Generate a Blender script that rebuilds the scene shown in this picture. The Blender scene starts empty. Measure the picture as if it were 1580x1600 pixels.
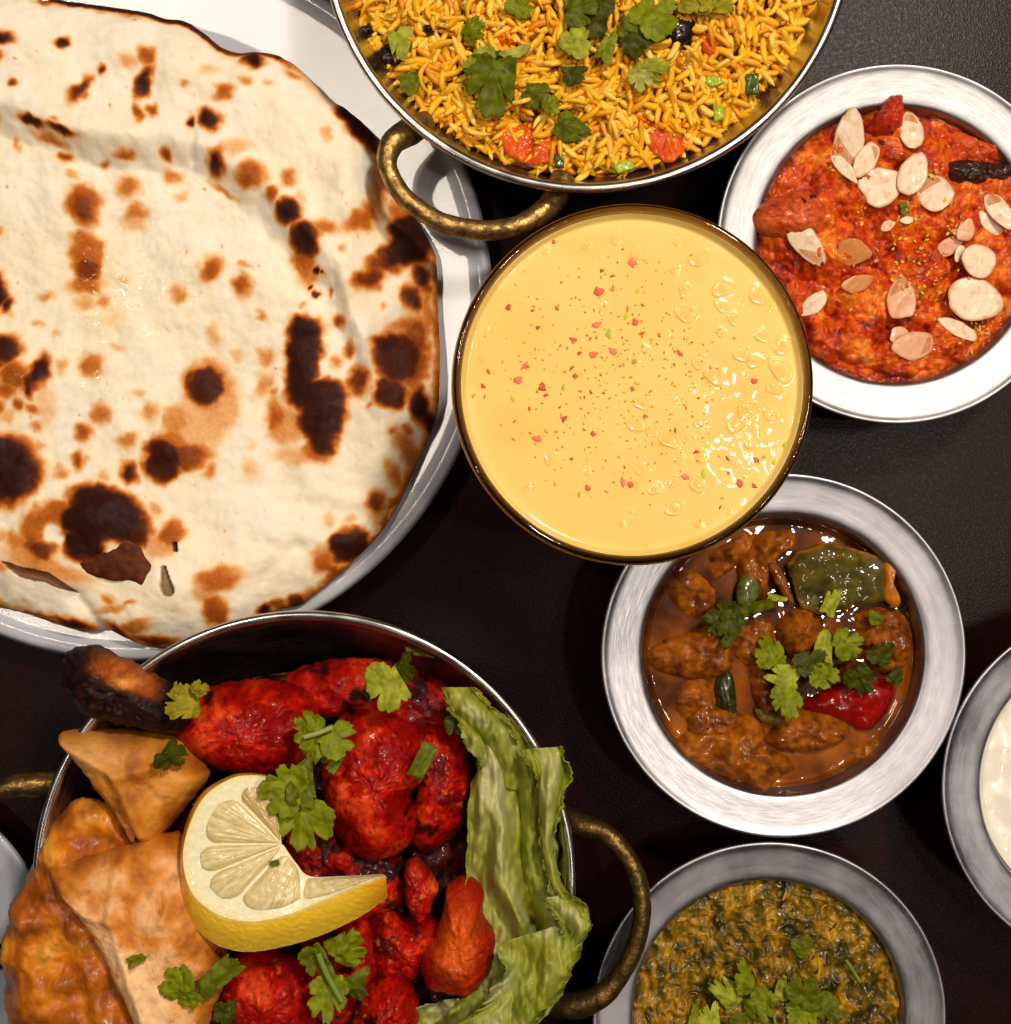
import bpy, math, random
import numpy as np
random.seed(7); np.random.seed(7)
sc = bpy.context.scene
COL = sc.collection
PI = math.pi

# ------------------------------------------------------------------ camera, world, lamps, exposure
H = 0.60            # camera height above the table, metres
S = 0.00025         # metres per photo pixel on the table
cd = bpy.data.cameras.new('camera'); cam = bpy.data.objects.new('camera', cd); COL.objects.link(cam)
cam.location = (0, 0, H); cam.rotation_euler = (0, 0, 0)
cd.sensor_fit = 'HORIZONTAL'; cd.sensor_width = 36; cd.lens = 36 * H / (1580 * S)
cd.clip_start = 0.01; cd.clip_end = 20
sc.camera = cam
sc.view_settings.view_transform = 'Standard'; sc.view_settings.look = 'None'
sc.view_settings.exposure = 0.0; sc.view_settings.gamma = 1.0
w = bpy.data.worlds.new('World'); sc.world = w; w.use_nodes = True
bg = w.node_tree.nodes['Background']; bg.inputs[0].default_value = (1.0, 0.84, 0.78, 1); bg.inputs[1].default_value = 0.035
def lamp(x, y, z, r, watt, col=(1, 0.93, 0.84)):
    l = bpy.data.lights.new('ceiling_lamp', 'AREA'); l.shape = 'DISK'; l.size = 2 * r; l.energy = watt; l.color = col
    o = bpy.data.objects.new('ceiling_lamp', l); COL.objects.link(o); o.location = (x, y, z)
    d = np.array([-x * 0.9, -y * 0.9, -z]); d /= np.linalg.norm(d)
    from mathutils import Vector
    o.rotation_euler = Vector(d).to_track_quat('-Z', 'Y').to_euler()
    return o
WARM = (1, 0.87, 0.72)
lamp(0.42, 0.62, 1.35, 0.07, 14.6, WARM)          # the main ceiling spot, up and to the right
lamp(0.40, -0.10, 1.40, 0.03, 1.8, WARM)
lamp(0.27, 0.08, 1.40, 0.012, 0.35, WARM)
lamp(0.58, 0.06, 1.45, 0.06, 3.0, WARM)
lamp(-0.48, 0.32, 1.45, 0.06, 4.0, WARM)
lamp(-0.62, -0.28, 1.45, 0.05, 0.9, WARM)
lamp(0.50, -0.52, 1.45, 0.05, 0.9, WARM)

# ------------------------------------------------------------------ small maths
def C(r, g, b):
    f = lambda c: (c / 255 / 12.92) if c / 255 <= 0.04045 else ((c / 255 + 0.055) / 1.055) ** 2.4
    return np.array([f(r), f(g), f(b)])
def P(px, py, z=0.0):
    k = S * (H - z) / H
    return np.array([(px - 790) * k, (800 - py) * k, z])
def PX(x, y, z):
    k = S * (H - z) / H
    return x / k + 790, 800 - y / k
def K(z): return S * (H - z) / H
_perm = np.random.RandomState(3).permutation(4096)
_grad = np.random.RandomState(4).normal(size=(4096, 3)); _grad /= np.linalg.norm(_grad, axis=1)[:, None]
def pnoise(x, y, z):
    x, y, z = np.broadcast_arrays(np.asarray(x, float), np.asarray(y, float), np.asarray(z, float))
    xi, yi, zi = np.floor(x).astype(int), np.floor(y).astype(int), np.floor(z).astype(int)
    xf, yf, zf = x - xi, y - yi, z - zi
    u, v, t = [f * f * f * (f * (f * 6 - 15) + 10) for f in (xf, yf, zf)]
    out = 0
    for a in (0, 1):
        for b in (0, 1):
            for c in (0, 1):
                h = _perm[(_perm[(_perm[(xi + a) & 4095] + yi + b) & 4095] + zi + c) & 4095]
                g = _grad[h]
                d = g[..., 0] * (xf - a) + g[..., 1] * (yf - b) + g[..., 2] * (zf - c)
                out = out + d * (u if a else 1 - u) * (v if b else 1 - v) * (t if c else 1 - t)
    return out * 1.6
def fbm(x, y, z=0.0, sc_=1.0, o=4, gain=0.5):
    s, a, t = 0, 1.0, 0
    for i in range(o):
        f = (2.03 ** i) / sc_
        s = s + a * pnoise(x * f + 17.3 * i, y * f - 9.1 * i, z * f + 3.7 * i); t += a; a *= gain
    return s / t
def sst(a, b, x):
    t = np.clip((x - a) / (b - a), 0, 1); return t * t * (3 - 2 * t)
def mix(a, b, t):
    t = np.asarray(t)[..., None]; return a * (1 - t) + b * t
def ramp(v, stops):
    v = np.asarray(v); xs = [s[0] for s in stops]; cs = np.array([s[1] for s in stops])
    return np.stack([np.interp(v, xs, cs[:, i]) for i in range(3)], -1)
def catmull(pts, n, closed=True):
    p = np.array(pts, float); m = len(p); d = p.shape[1]
    segs = m if closed else m - 1
    out = []
    dense = 24
    for i in range(segs):
        if closed: p0, p1, p2, p3 = p[(i - 1) % m], p[i], p[(i + 1) % m], p[(i + 2) % m]
        else: p0, p1, p2, p3 = p[max(i - 1, 0)], p[i], p[i + 1], p[min(i + 2, m - 1)]
        t = np.linspace(0, 1, dense, endpoint=False)[:, None]
        out.append(0.5 * ((2 * p1) + (-p0 + p2) * t + (2 * p0 - 5 * p1 + 4 * p2 - p3) * t ** 2 + (-p0 + 3 * p1 - 3 * p2 + p3) * t ** 3))
    q = np.concatenate(out)
    q = np.vstack([q, q[:1] if closed else p[-1:]])
    L = np.concatenate([[0], np.cumsum(np.linalg.norm(np.diff(q[:, :2], axis=0), axis=1))])
    s = np.linspace(0, L[-1], n, endpoint=not closed)
    return np.stack([np.interp(s, L, q[:, i]) for i in range(d)], -1)

# ------------------------------------------------------------------ object helpers
def mesh_from(name, V, F, col=None, smooth=True):
    me = bpy.data.meshes.new(name)
    V = np.asarray(V, float)
    me.from_pydata(V.tolist(), [], F if isinstance(F, list) else F.tolist())
    if smooth: me.polygons.foreach_set('use_smooth', [True] * len(me.polygons))
    if col is not None:
        a = me.color_attributes.new('col', 'FLOAT_COLOR', 'POINT')
        c = np.ones((len(V), 4)); c[:, :3] = np.clip(col, 0, 1)
        a.data.foreach_set('color', c.ravel())
    me.update()
    return me
def obj(name, V, F, mat, parent=None, col=None, smooth=True, origin=None):
    V = np.asarray(V, float)
    if origin is None:
        origin = np.array([(V[:, 0].min() + V[:, 0].max()) / 2, (V[:, 1].min() + V[:, 1].max()) / 2, V[:, 2].min()])
    me = mesh_from(name, V - origin, F, col, smooth)
    if mat is not None: me.materials.append(mat)
    o = bpy.data.objects.new(name, me); COL.objects.link(o)
    if parent is not None:
        o.parent = parent; o.location = origin - np.array(parent.location)
        if parent.parent is not None: o.location = origin - np.array(parent.location) - np.array(parent.parent.location)
    else: o.location = origin
    return o
def empty(name, loc):
    o = bpy.data.objects.new(name, None); COL.objects.link(o); o.location = loc; o.empty_display_size = 0.01
    return o
def tag(o, label, cat, group=None):
    o['label'] = label; o['category'] = cat
    if group: o['group'] = group
    return o
def grid_faces(nr, nc, closed, off=0):
    F = []
    for i in range(nr - 1):
        for j in range(nc if closed else nc - 1):
            k = (j + 1) % nc
            F.append((off + i * nc + j, off + i * nc + k, off + (i + 1) * nc + k, off + (i + 1) * nc + j))
    return F
def lathe(name, prof, c, mat, parent=None, n=160, closed_profile=False, wob=0.0, col=None):
    a = np.linspace(0, 2 * PI, n, endpoint=False); V = []
    for (r, z) in prof:
        rr = r * (1 + wob * np.sin(2 * a + 0.7) * 0.5 + wob * 0.3 * np.sin(3 * a))
        V.append(np.stack([c[0] + rr * np.cos(a), c[1] + rr * np.sin(a), np.full(n, z)], -1))
    V = np.concatenate(V); m = len(prof)
    F = [tuple(reversed(f)) for f in grid_faces(m, n, True)]
    if closed_profile:
        for j in range(n):
            k = (j + 1) % n; F.append(((m - 1) * n + k, k, j, (m - 1) * n + j))
    return obj(name, V, F, mat, parent, origin=np.array([c[0], c[1], min(p[1] for p in prof)]))
def smooth_prof(pts, n):
    return [tuple(p) for p in catmull(pts, n, closed=False)]
def ngrad_normal_ok(): pass

def lump(name, outline, z, h, mat, colfn, parent=None, n=110, rings=30, power=2.2, pr=0.55, rough=((30, 1.0), (9, 0.3)),
         center=None, drop=0.004, zfn=None, seed=0, smooth_outline=True, side=0.0, edge_noise=2.0):
    """A rounded solid whose silhouette from above follows an outline; rough: (size in px, amplitude in mm)."""
    o = catmull(outline, n) if smooth_outline else resample(outline, n)
    cpx = np.array(center if center is not None else o.mean(0), float)
    d = o - cpx; ang = np.arctan2(d[:, 1], d[:, 0])
    if edge_noise:
        e = fbm(o[:, 0], o[:, 1], seed * 5.0, 14, 3) * edge_noise
        d = d * (1 + e / np.maximum(np.linalg.norm(d, axis=1), 1e-6))[:, None]
    u = np.linspace(0, 1, rings); t = np.sin(u * PI / 2); t[0] = 0.004
    X, Y, Z, T = [], [], [], []
    for ti in t:
        p = cpx + d * ti; X.append(p[:, 0]); Y.append(p[:, 1]); T.append(np.full(n, ti))
    X, Y, T = map(np.concatenate, (X, Y, T))
    hh = h * np.clip(1 - T ** power, 0, 1) ** pr
    if zfn is not None: hh = hh + zfn(X, Y, T)
    for (s_, a_) in rough:
        hh = hh + fbm(X, Y, seed * 7.1, s_, 3) * a_ * 0.001 * np.clip(hh / max(h, 1e-6), 0.15, 1)
    k = K(z)
    V = np.stack([(X - 790) * k, (800 - Y) * k, z + hh], -1)
    col = colfn(X, Y, T, hh)
    F = [tuple(reversed(f)) for f in grid_faces(rings, n, True)]
    # close: underside
    e = V[-n:]; c3 = np.array([(cpx[0] - 790) * k, (800 - cpx[1]) * k, 0])
    low = e.copy(); low[:, :2] = c3[:2] + (e[:, :2] - c3[:2]) * 0.97; low[:, 2] = e[:, 2] - drop * 0.5
    low2 = low.copy(); low2[:, :2] = c3[:2] + (e[:, :2] - c3[:2]) * 0.75; low2[:, 2] = z - drop
    N0 = len(V); V = np.vstack([V, low, low2, [[c3[0], c3[1], z - drop]], [V[:n].mean(0)]])
    col = np.vstack([col, col[-n:], col[-n:], col[-1:], col[:n].mean(0)[None]])
    for (a, b) in ((N0 - n, N0), (N0, N0 + n)):
        for j in range(n):
            q = (j + 1) % n; F.append((a + q, a + j, b + j, b + q)[::-1] if False else (a + j, b + j, b + q, a + q))
    for j in range(n):
        q = (j + 1) % n; F.append((N0 + n + j, N0 + 2 * n, N0 + n + q)); F.append((j, q, N0 + 2 * n + 1)[::-1])
    # flip if the outline runs the other way round
    A = 0.5 * np.sum(o[:, 0] * np.roll(o[:, 1], -1) - o[:, 1] * np.roll(o[:, 0], -1))
    if A > 0: pass
    ob = obj(name, V, F, mat, parent, col=col)
    fix_normals(ob.data)
    return ob
def resample(pts, n):
    p = np.array(list(pts) + [pts[0]], float)
    L = np.concatenate([[0], np.cumsum(np.linalg.norm(np.diff(p, axis=0), axis=1))])
    s = np.linspace(0, L[-1], n, endpoint=False)
    return np.stack([np.interp(s, L, p[:, i]) for i in range(2)], -1)
def fix_normals(me):
    import bmesh
    bm = bmesh.new(); bm.from_mesh(me); bmesh.ops.recalc_face_normals(bm, faces=bm.faces); bm.to_mesh(me); bm.free()
def tube(name, pts3, rad, mat, parent=None, sides=16, n=90, lump_=0.0, flat=1.0, col=None):
    """pts3: world points (x, y, z, r) smoothed; capped."""
    q = catmull([list(p) for p in pts3], n, closed=False)
    c, r = q[:, :3], q[:, 3]
    T = np.gradient(c, axis=0); T /= np.linalg.norm(T, axis=1)[:, None]
    up = np.array([0, 0, 1.0]); A = np.cross(T, up); A /= np.maximum(np.linalg.norm(A, axis=1), 1e-6)[:, None]; B = np.cross(A, T)
    a = np.linspace(0, 2 * PI, sides, endpoint=False); V = []
    for i in range(n):
        rr = r[i] * np.ones(sides)
        if lump_: rr = rr * (1 + lump_ * fbm(c[i, 0] * 1e3 + 4 * np.cos(a), c[i, 1] * 1e3 + 4 * np.sin(a), 0, 5, 2))
        V.append(c[i] + np.outer(rr * np.cos(a), A[i]) + np.outer(rr * np.sin(a) * flat, B[i]))
    V = np.concatenate(V); F = grid_faces(n, sides, True)
    F.append(tuple(range(sides))[::-1]); F.append(tuple(range((n - 1) * sides, n * sides)))
    o = obj(name, V, F, mat, parent, col=None if col is None else np.tile(col, (len(V), 1)))
    fix_normals(o.data); return o

# ------------------------------------------------------------------ materials
def new_mat(name):
    m = bpy.data.materials.new(name); m.use_nodes = True; nt = m.node_tree
    return m, nt, nt.nodes['Principled BSDF'], nt.nodes, nt.links
def setp(b, **k):
    for n_, v in k.items(): b.inputs[n_.replace('_', ' ')].default_value = v
def noise_node(N, L, scale, detail=3, rough=0.55, coord='Object', vec_scale=None):
    tc = N.new('ShaderNodeTexCoord'); n = N.new('ShaderNodeTexNoise'); n.inputs['Scale'].default_value = scale
    n.inputs['Detail'].default_value = detail; n.inputs['Roughness'].default_value = rough
    if vec_scale:
        mp = N.new('ShaderNodeMapping'); mp.inputs['Scale'].default_value = vec_scale
        L.new(tc.outputs[coord], mp.inputs[0]); L.new(mp.outputs[0], n.inputs['Vector'])
    else: L.new(tc.outputs[coord], n.inputs['Vector'])
    return n
def mrange(N, L, src, a, b, fa=0.0, fb=1.0):
    m = N.new('ShaderNodeMapRange'); m.inputs['From Min'].default_value = fa; m.inputs['From Max'].default_value = fb
    m.inputs['To Min'].default_value = a; m.inputs['To Max'].default_value = b; L.new(src, m.inputs['Value']); return m.outputs[0]
def vmat(name, rough=(0.3, 0.5), var=0.18, vscale=500, bump=0.3, bscale=900, bdist=0.0006, sss=0.0, sr=(0.003, 0.0015, 0.0008),
         coat=0.0, coat_rough=0.08, spec=0.5, transl=0.0, bscale2=None, sheen=0.0, isl=0.0):
    """Vertex colour (what the thing itself is coloured) with fine grain, relief and gloss."""
    m, nt, b, N, L = new_mat(name)
    a = N.new('ShaderNodeAttribute'); a.attribute_name = 'col'
    n1 = noise_node(N, L, vscale, 4, 0.6)
    hsv = N.new('ShaderNodeHueSaturation'); L.new(a.outputs['Color'], hsv.inputs['Color'])
    L.new(mrange(N, L, n1.outputs['Fac'], 1 - var, 1 + var, 0.3, 0.7), hsv.inputs['Value'])
    L.new(hsv.outputs[0], b.inputs['Base Color'])
    n2 = noise_node(N, L, bscale, 4, 0.6)
    L.new(mrange(N, L, n1.outputs['Fac'], rough[0], rough[1], 0.35, 0.65), b.inputs['Roughness'])
    bp = N.new('ShaderNodeBump'); bp.inputs['Strength'].default_value = bump; bp.inputs['Distance'].default_value = bdist
    L.new(n2.outputs['Fac'], bp.inputs['Height']); L.new(bp.outputs[0], b.inputs['Normal'])
    if sss:
        b.inputs['Subsurface Weight'].default_value = sss; b.inputs['Subsurface Radius'].default_value = sr
        b.inputs['Subsurface Scale'].default_value = 1.0
    if coat:
        b.inputs['Coat Weight'].default_value = coat; b.inputs['Coat Roughness'].default_value = coat_rough
        bp2 = N.new('ShaderNodeBump'); bp2.inputs['Strength'].default_value = bump * 0.4; bp2.inputs['Distance'].default_value = bdist
        n3 = noise_node(N, L, bscale2 or bscale * 0.5, 2, 0.5)
        L.new(n3.outputs['Fac'], bp2.inputs['Height']); L.new(bp2.outputs[0], b.inputs['Coat Normal'])
    b.inputs['Specular IOR Level'].default_value = spec
    if transl:
        out = [x for x in N if x.type == 'OUTPUT_MATERIAL'][0]
        tr = N.new('ShaderNodeBsdfTranslucent'); L.new(hsv.outputs[0], tr.inputs['Color'])
        mx = N.new('ShaderNodeMixShader'); mx.inputs[0].default_value = transl
        L.new(b.outputs[0], mx.inputs[1]); L.new(tr.outputs[0], mx.inputs[2]); L.new(mx.outputs[0], out.inputs['Surface'])
    return m
def steel_mat(name, base, rough, circ=True, warm=None, bump=0.05, smear=0.38):
    m, nt, b, N, L = new_mat(name)
    tc = N.new('ShaderNodeTexCoord'); sx = N.new('ShaderNodeSeparateXYZ'); L.new(tc.outputs['Object'], sx.inputs[0])
    # radius and height: brushing runs round the bowl
    mx = N.new('ShaderNodeMath'); mx.operation = 'MULTIPLY'; L.new(sx.outputs[0], mx.inputs[0]); L.new(sx.outputs[0], mx.inputs[1])
    my = N.new('ShaderNodeMath'); my.operation = 'MULTIPLY_ADD'; L.new(sx.outputs[1], my.inputs[0]); L.new(sx.outputs[1], my.inputs[1]); L.new(mx.outputs[0], my.inputs[2])
    sq = N.new('ShaderNodeMath'); sq.operation = 'SQRT'; L.new(my.outputs[0], sq.inputs[0])
    at = N.new('ShaderNodeMath'); at.operation = 'ARCTAN2'; L.new(sx.outputs[1], at.inputs[0]); L.new(sx.outputs[0], at.inputs[1])
    at2 = N.new('ShaderNodeMath'); at2.operation = 'MULTIPLY'; at2.inputs[1].default_value = 0.006; L.new(at.outputs[0], at2.inputs[0])
    cb = N.new('ShaderNodeCombineXYZ'); L.new(sq.outputs[0], cb.inputs[0]); L.new(at2.outputs[0], cb.inputs[1]); L.new(sx.outputs[2], cb.inputs[2])
    n = N.new('ShaderNodeTexNoise'); n.inputs['Scale'].default_value = 1600; n.inputs['Detail'].default_value = 4; L.new(cb.outputs[0], n.inputs['Vector'])
    n2 = noise_node(N, L, 45, 4, 0.6)
    cr = N.new('ShaderNodeValToRGB'); e = cr.color_ramp.elements
    e[0].color = (*[c * (1 - smear) for c in base], 1); e[0].position = 0.3; e[1].color = (*base, 1); e[1].position = 0.65
    L.new(n2.outputs['Fac'], cr.inputs[0]); L.new(cr.outputs[0], b.inputs['Base Color'])
    b.inputs['Metallic'].default_value = 1.0
    ad = N.new('ShaderNodeMath'); ad.operation = 'ADD'
    L.new(mrange(N, L, n.outputs['Fac'], rough - 0.05, rough + 0.07, 0.3, 0.7), ad.inputs[0]); L.new(mrange(N, L, n2.outputs['Fac'], -0.04, 0.08, 0.3, 0.7), ad.inputs[1])
    L.new(ad.outputs[0], b.inputs['Roughness'])
    bp = N.new('ShaderNodeBump'); bp.inputs['Strength'].default_value = bump; bp.inputs['Distance'].default_value = 0.0003
    L.new(n.outputs['Fac'], bp.inputs['Height']); L.new(bp.outputs[0], b.inputs['Normal'])
    return m

STEEL = steel_mat('brushed_steel', (0.43, 0.425, 0.465), 0.38)
STEEL_B = steel_mat('bright_steel', (0.39, 0.385, 0.40), 0.42)
STEEL_POL = steel_mat('karahi_steel', (0.62, 0.59, 0.57), 0.24, bump=0.03)
# brass handles
m, nt, b, N, L = new_mat('aged_brass'); BRASS = m
n = noise_node(N, L, 260, 5, 0.65); cr = N.new('ShaderNodeValToRGB')
e = cr.color_ramp.elements; e[0].position = 0.35; e[0].color = (0.12, 0.065, 0.02, 1); e[1].position = 0.62; e[1].color = (0.52, 0.33, 0.11, 1)
L.new(n.outputs['Fac'], cr.inputs[0]); L.new(cr.outputs[0], b.inputs['Base Color']); setp(b, Metallic=0.9)
L.new(mrange(N, L, n.outputs['Fac'], 0.55, 0.30, 0.35, 0.65), b.inputs['Roughness'])
bp = N.new('ShaderNodeBump'); bp.inputs['Strength'].default_value = 0.55; bp.inputs['Distance'].default_value = 0.0008
n2 = noise_node(N, L, 420, 4, 0.6); L.new(n2.outputs['Fac'], bp.inputs['Height']); L.new(bp.outputs[0], b.inputs['Normal'])
BRASS_SHADED = BRASS.copy(); BRASS_SHADED.name = 'shaded_brass'  # same brass, with the shade on the lower pan's handles put into its colour
for x_ in BRASS_SHADED.node_tree.nodes:
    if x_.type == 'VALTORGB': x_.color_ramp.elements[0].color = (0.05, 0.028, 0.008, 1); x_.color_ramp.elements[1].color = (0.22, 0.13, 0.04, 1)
# table
m, nt, b, N, L = new_mat('dark_leatherette'); TABLE = m
n = noise_node(N, L, 9, 4, 0.6); cr = N.new('ShaderNodeValToRGB')
e = cr.color_ramp.elements; e[0].color = (0.0095, 0.0005, 0.0010, 1); e[1].color = (0.0115, 0.0018, 0.0024, 1); e[0].position = 0.35; e[1].position = 0.7
L.new(n.outputs['Fac'], cr.inputs[0]); L.new(cr.outputs[0], b.inputs['Base Color'])
n3 = noise_node(N, L, 700, 3, 0.6); vo = N.new('ShaderNodeTexVoronoi'); vo.inputs['Scale'].default_value = 1500
tc = N.new('ShaderNodeTexCoord'); L.new(tc.outputs['Object'], vo.inputs['Vector'])
L.new(mrange(N, L, n3.outputs['Fac'], 0.24, 0.36, 0.3, 0.7), b.inputs['Roughness'])
bp = N.new('ShaderNodeBump'); bp.inputs['Strength'].default_value = 0.16; bp.inputs['Distance'].default_value = 0.0003
L.new(vo.outputs['Distance'], bp.inputs['Height']); L.new(bp.outputs[0], b.inputs['Normal']); setp(b, Specular_IOR_Level=0.08)
# porcelain
m, nt, b, N, L = new_mat('white_porcelain'); PORC = m
setp(b, Roughness=0.3, Specular_IOR_Level=0.3); b.inputs['Base Color'].default_value = (0.46, 0.485, 0.55, 1); b.inputs['Coat Weight'].default_value = 0.12
n = noise_node(N, L, 30, 3, 0.5); L.new(mrange(N, L, n.outputs['Fac'], 0.26, 0.38, 0.3, 0.7), b.inputs['Roughness'])
# glass
m, nt, b, N, L = new_mat('amber_tinted_glass'); GLASS = m
setp(b, Roughness=0.02, IOR=1.47); b.inputs['Transmission Weight'].default_value = 1.0; b.inputs['Base Color'].default_value = (0.93, 0.80, 0.60, 1)

NAAN = vmat('baked_flatbread', rough=(0.5, 0.7), var=0.05, vscale=260, bump=0.22, bscale=420, bdist=0.0007, sss=0.12, sr=(0.003, 0.002, 0.001), coat=0.12, coat_rough=0.25, spec=0.15)
FRIED = vmat('fried_pastry', rough=(0.5, 0.7), var=0.10, vscale=500, bump=0.55, bscale=700, bdist=0.0006, coat=0.05, coat_rough=0.3, spec=0.3)
BATTER = vmat('fried_batter', rough=(0.35, 0.55), var=0.12, vscale=300, bump=0.4, bscale=420, bdist=0.0007, coat=0.15, coat_rough=0.2, spec=0.3)
MEAT = vmat('tandoori_meat', rough=(0.35, 0.6), var=0.22, vscale=520, bump=0.6, bscale=560, bdist=0.0010, sss=0.0, coat=0.15, coat_rough=0.10, spec=0.15, bscale2=420)
CHARRED = vmat('charred_skin', rough=(0.5, 0.75), var=0.25, vscale=420, bump=0.5, bscale=420, bdist=0.001, coat=0.08, spec=0.2)
CURRY = vmat('curry_sauce', rough=(0.35, 0.55), var=0.22, vscale=480, bump=0.4, bscale=620, bdist=0.0008, coat=0.35, coat_rough=0.06, spec=0.25, bscale2=300)
STEW = vmat('stewed_chicken', rough=(0.4, 0.6), var=0.16, vscale=520, bump=0.3, bscale=520, bdist=0.0006, coat=0.4, coat_rough=0.05, spec=0.15, bscale2=180)
BROTH = vmat('oily_gravy', rough=(0.3, 0.4), var=0.12, vscale=300, bump=0.05, bscale=120, bdist=0.0008, coat=0.6, coat_rough=0.02, spec=0.08)
SAAG = vmat('spinach_gravy', rough=(0.25, 0.5), var=0.22, vscale=400, bump=0.6, bscale=420, bdist=0.0012, coat=0.3, coat_rough=0.10, spec=0.3)
HERB = vmat('herb_leaf', rough=(0.38, 0.6), var=0.16, vscale=300, bump=0.35, bscale=500, bdist=0.0004, transl=0.2, spec=0.2)
LETT = vmat("lettuce_leaf", rough=(0.3, 0.5), var=0.08, vscale=90, bump=0.3, bscale=200, bdist=0.0011, transl=0.42, coat=0.10, coat_rough=0.15, spec=0.3)
ALMOND = vmat('almond_flesh', rough=(0.35, 0.55), var=0.08, vscale=300, bump=0.25, bscale=300, bdist=0.0004, transl=0.12, coat=0.2, coat_rough=0.15)
CRUMB = vmat('dried_crumb', rough=(0.4, 0.6), var=0.25, vscale=700, bump=0.5, bscale=900, bdist=0.0004)
LASSI = vmat('mango_yoghurt_drink', rough=(0.45, 0.5), var=0.02, vscale=90, bump=0.0, bscale=300, bdist=0.0003, sss=0.15, sr=(0.004, 0.003, 0.001), coat=0.8, coat_rough=0.03, spec=0.3)
YOG = vmat('plain_yoghurt', rough=(0.2, 0.3), var=0.02, vscale=90, bump=0.1, bscale=160, bdist=0.0008, sss=0.2, sr=(0.004, 0.003, 0.002), coat=0.6, coat_rough=0.06)
PEPPER = vmat('cooked_pepper', rough=(0.2, 0.35), var=0.12, vscale=200, bump=0.25, bscale=260, bdist=0.0008, coat=0.3, coat_rough=0.06, spec=0.2)
LEMON = vmat('lemon', rough=(0.25, 0.4), var=0.06, vscale=500, bump=0.45, bscale=520, bdist=0.0005, sss=0.2, sr=(0.003, 0.0025, 0.001), coat=0.5, coat_rough=0.1)
# rice: each grain its own shade
m, nt, b, N, L = new_mat('saffron_rice'); RICE = m
oi = N.new('ShaderNodeObjectInfo'); ge = N.new('ShaderNodeNewGeometry'); ad = N.new('ShaderNodeMath'); ad.operation = 'ADD'; fr = N.new('ShaderNodeMath'); fr.operation = 'FRACT'
L.new(oi.outputs['Random'], ad.inputs[0]); L.new(ge.outputs['Random Per Island'], ad.inputs[1]); L.new(ad.outputs[0], fr.inputs[0])
cr = N.new('ShaderNodeValToRGB'); els = [(0.0, C(224, 146, 14)), (0.2, C(240, 172, 20)), (0.5, C(246, 186, 32)), (0.75, C(250, 198, 54)), (0.95, C(252, 212, 92)), (1.0, C(232, 134, 20))]
e = cr.color_ramp.elements
while len(e) < len(els): e.new(0.5)
for i, (p_, c_) in enumerate(els): e[i].position = p_; e[i].color = (*c_, 1)
L.new(fr.outputs[0], cr.inputs[0])
n = noise_node(N, L, 380, 3, 0.5); hs = N.new('ShaderNodeHueSaturation'); L.new(cr.outputs[0], hs.inputs['Color']); L.new(mrange(N, L, n.outputs['Fac'], 0.85, 1.12, 0.3, 0.7), hs.inputs['Value'])
L.new(hs.outputs[0], b.inputs['Base Color']); setp(b, Roughness=0.42); b.inputs['Subsurface Weight'].default_value = 0.2; b.inputs['Subsurface Radius'].default_value = (0.002, 0.0012, 0.0004); b.inputs['Subsurface Scale'].default_value = 1.0
b.inputs['Coat Weight'].default_value = 0.12; b.inputs['Coat Roughness'].default_value = 0.2; b.inputs['Specular IOR Level'].default_value = 0.3

# ------------------------------------------------------------------ table
t = obj('table_top', [(-1.6, -1.6, 0), (1.6, -1.6, 0), (1.6, 1.6, 0), (-1.6, 1.6, 0)], [(0, 1, 2, 3)], TABLE, smooth=False, origin=np.zeros(3)); t['kind'] = 'structure'

# ------------------------------------------------------------------ plates
def plate(px, py, rpx, zr, label):
    c = P(px, py, zr); R = rpx * K(zr)
    pr = smooth_prof([(0.0005, 0.0075), (R * 0.40, 0.0075), (R * 0.60, 0.0080), (R * 0.68, zr - 0.0070), (R * 0.76, zr - 0.0048), (R * 0.90, zr - 0.0024), (R * 0.965, zr - 0.0010), (R * 0.985, zr), (R, zr - 0.0014),
                      (R * 0.985, zr - 0.0035), (R * 0.80, zr - 0.0085), (R * 0.66, 0.0035), (R * 0.60, 0.0004), (R * 0.57, 0.0004), (R * 0.55, 0.0035), (0.0005, 0.0035)], 90)
    return tag(lathe('dinner_plate', pr, c, PORC, n=200), label, 'plate')
plate(206, 470, 563, 0.020, 'large round white plate under the charred flatbread')
plate(-250, 1540, 342, 0.016, 'white plate whose edge shows in the lower left corner beside the snack pan')

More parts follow.
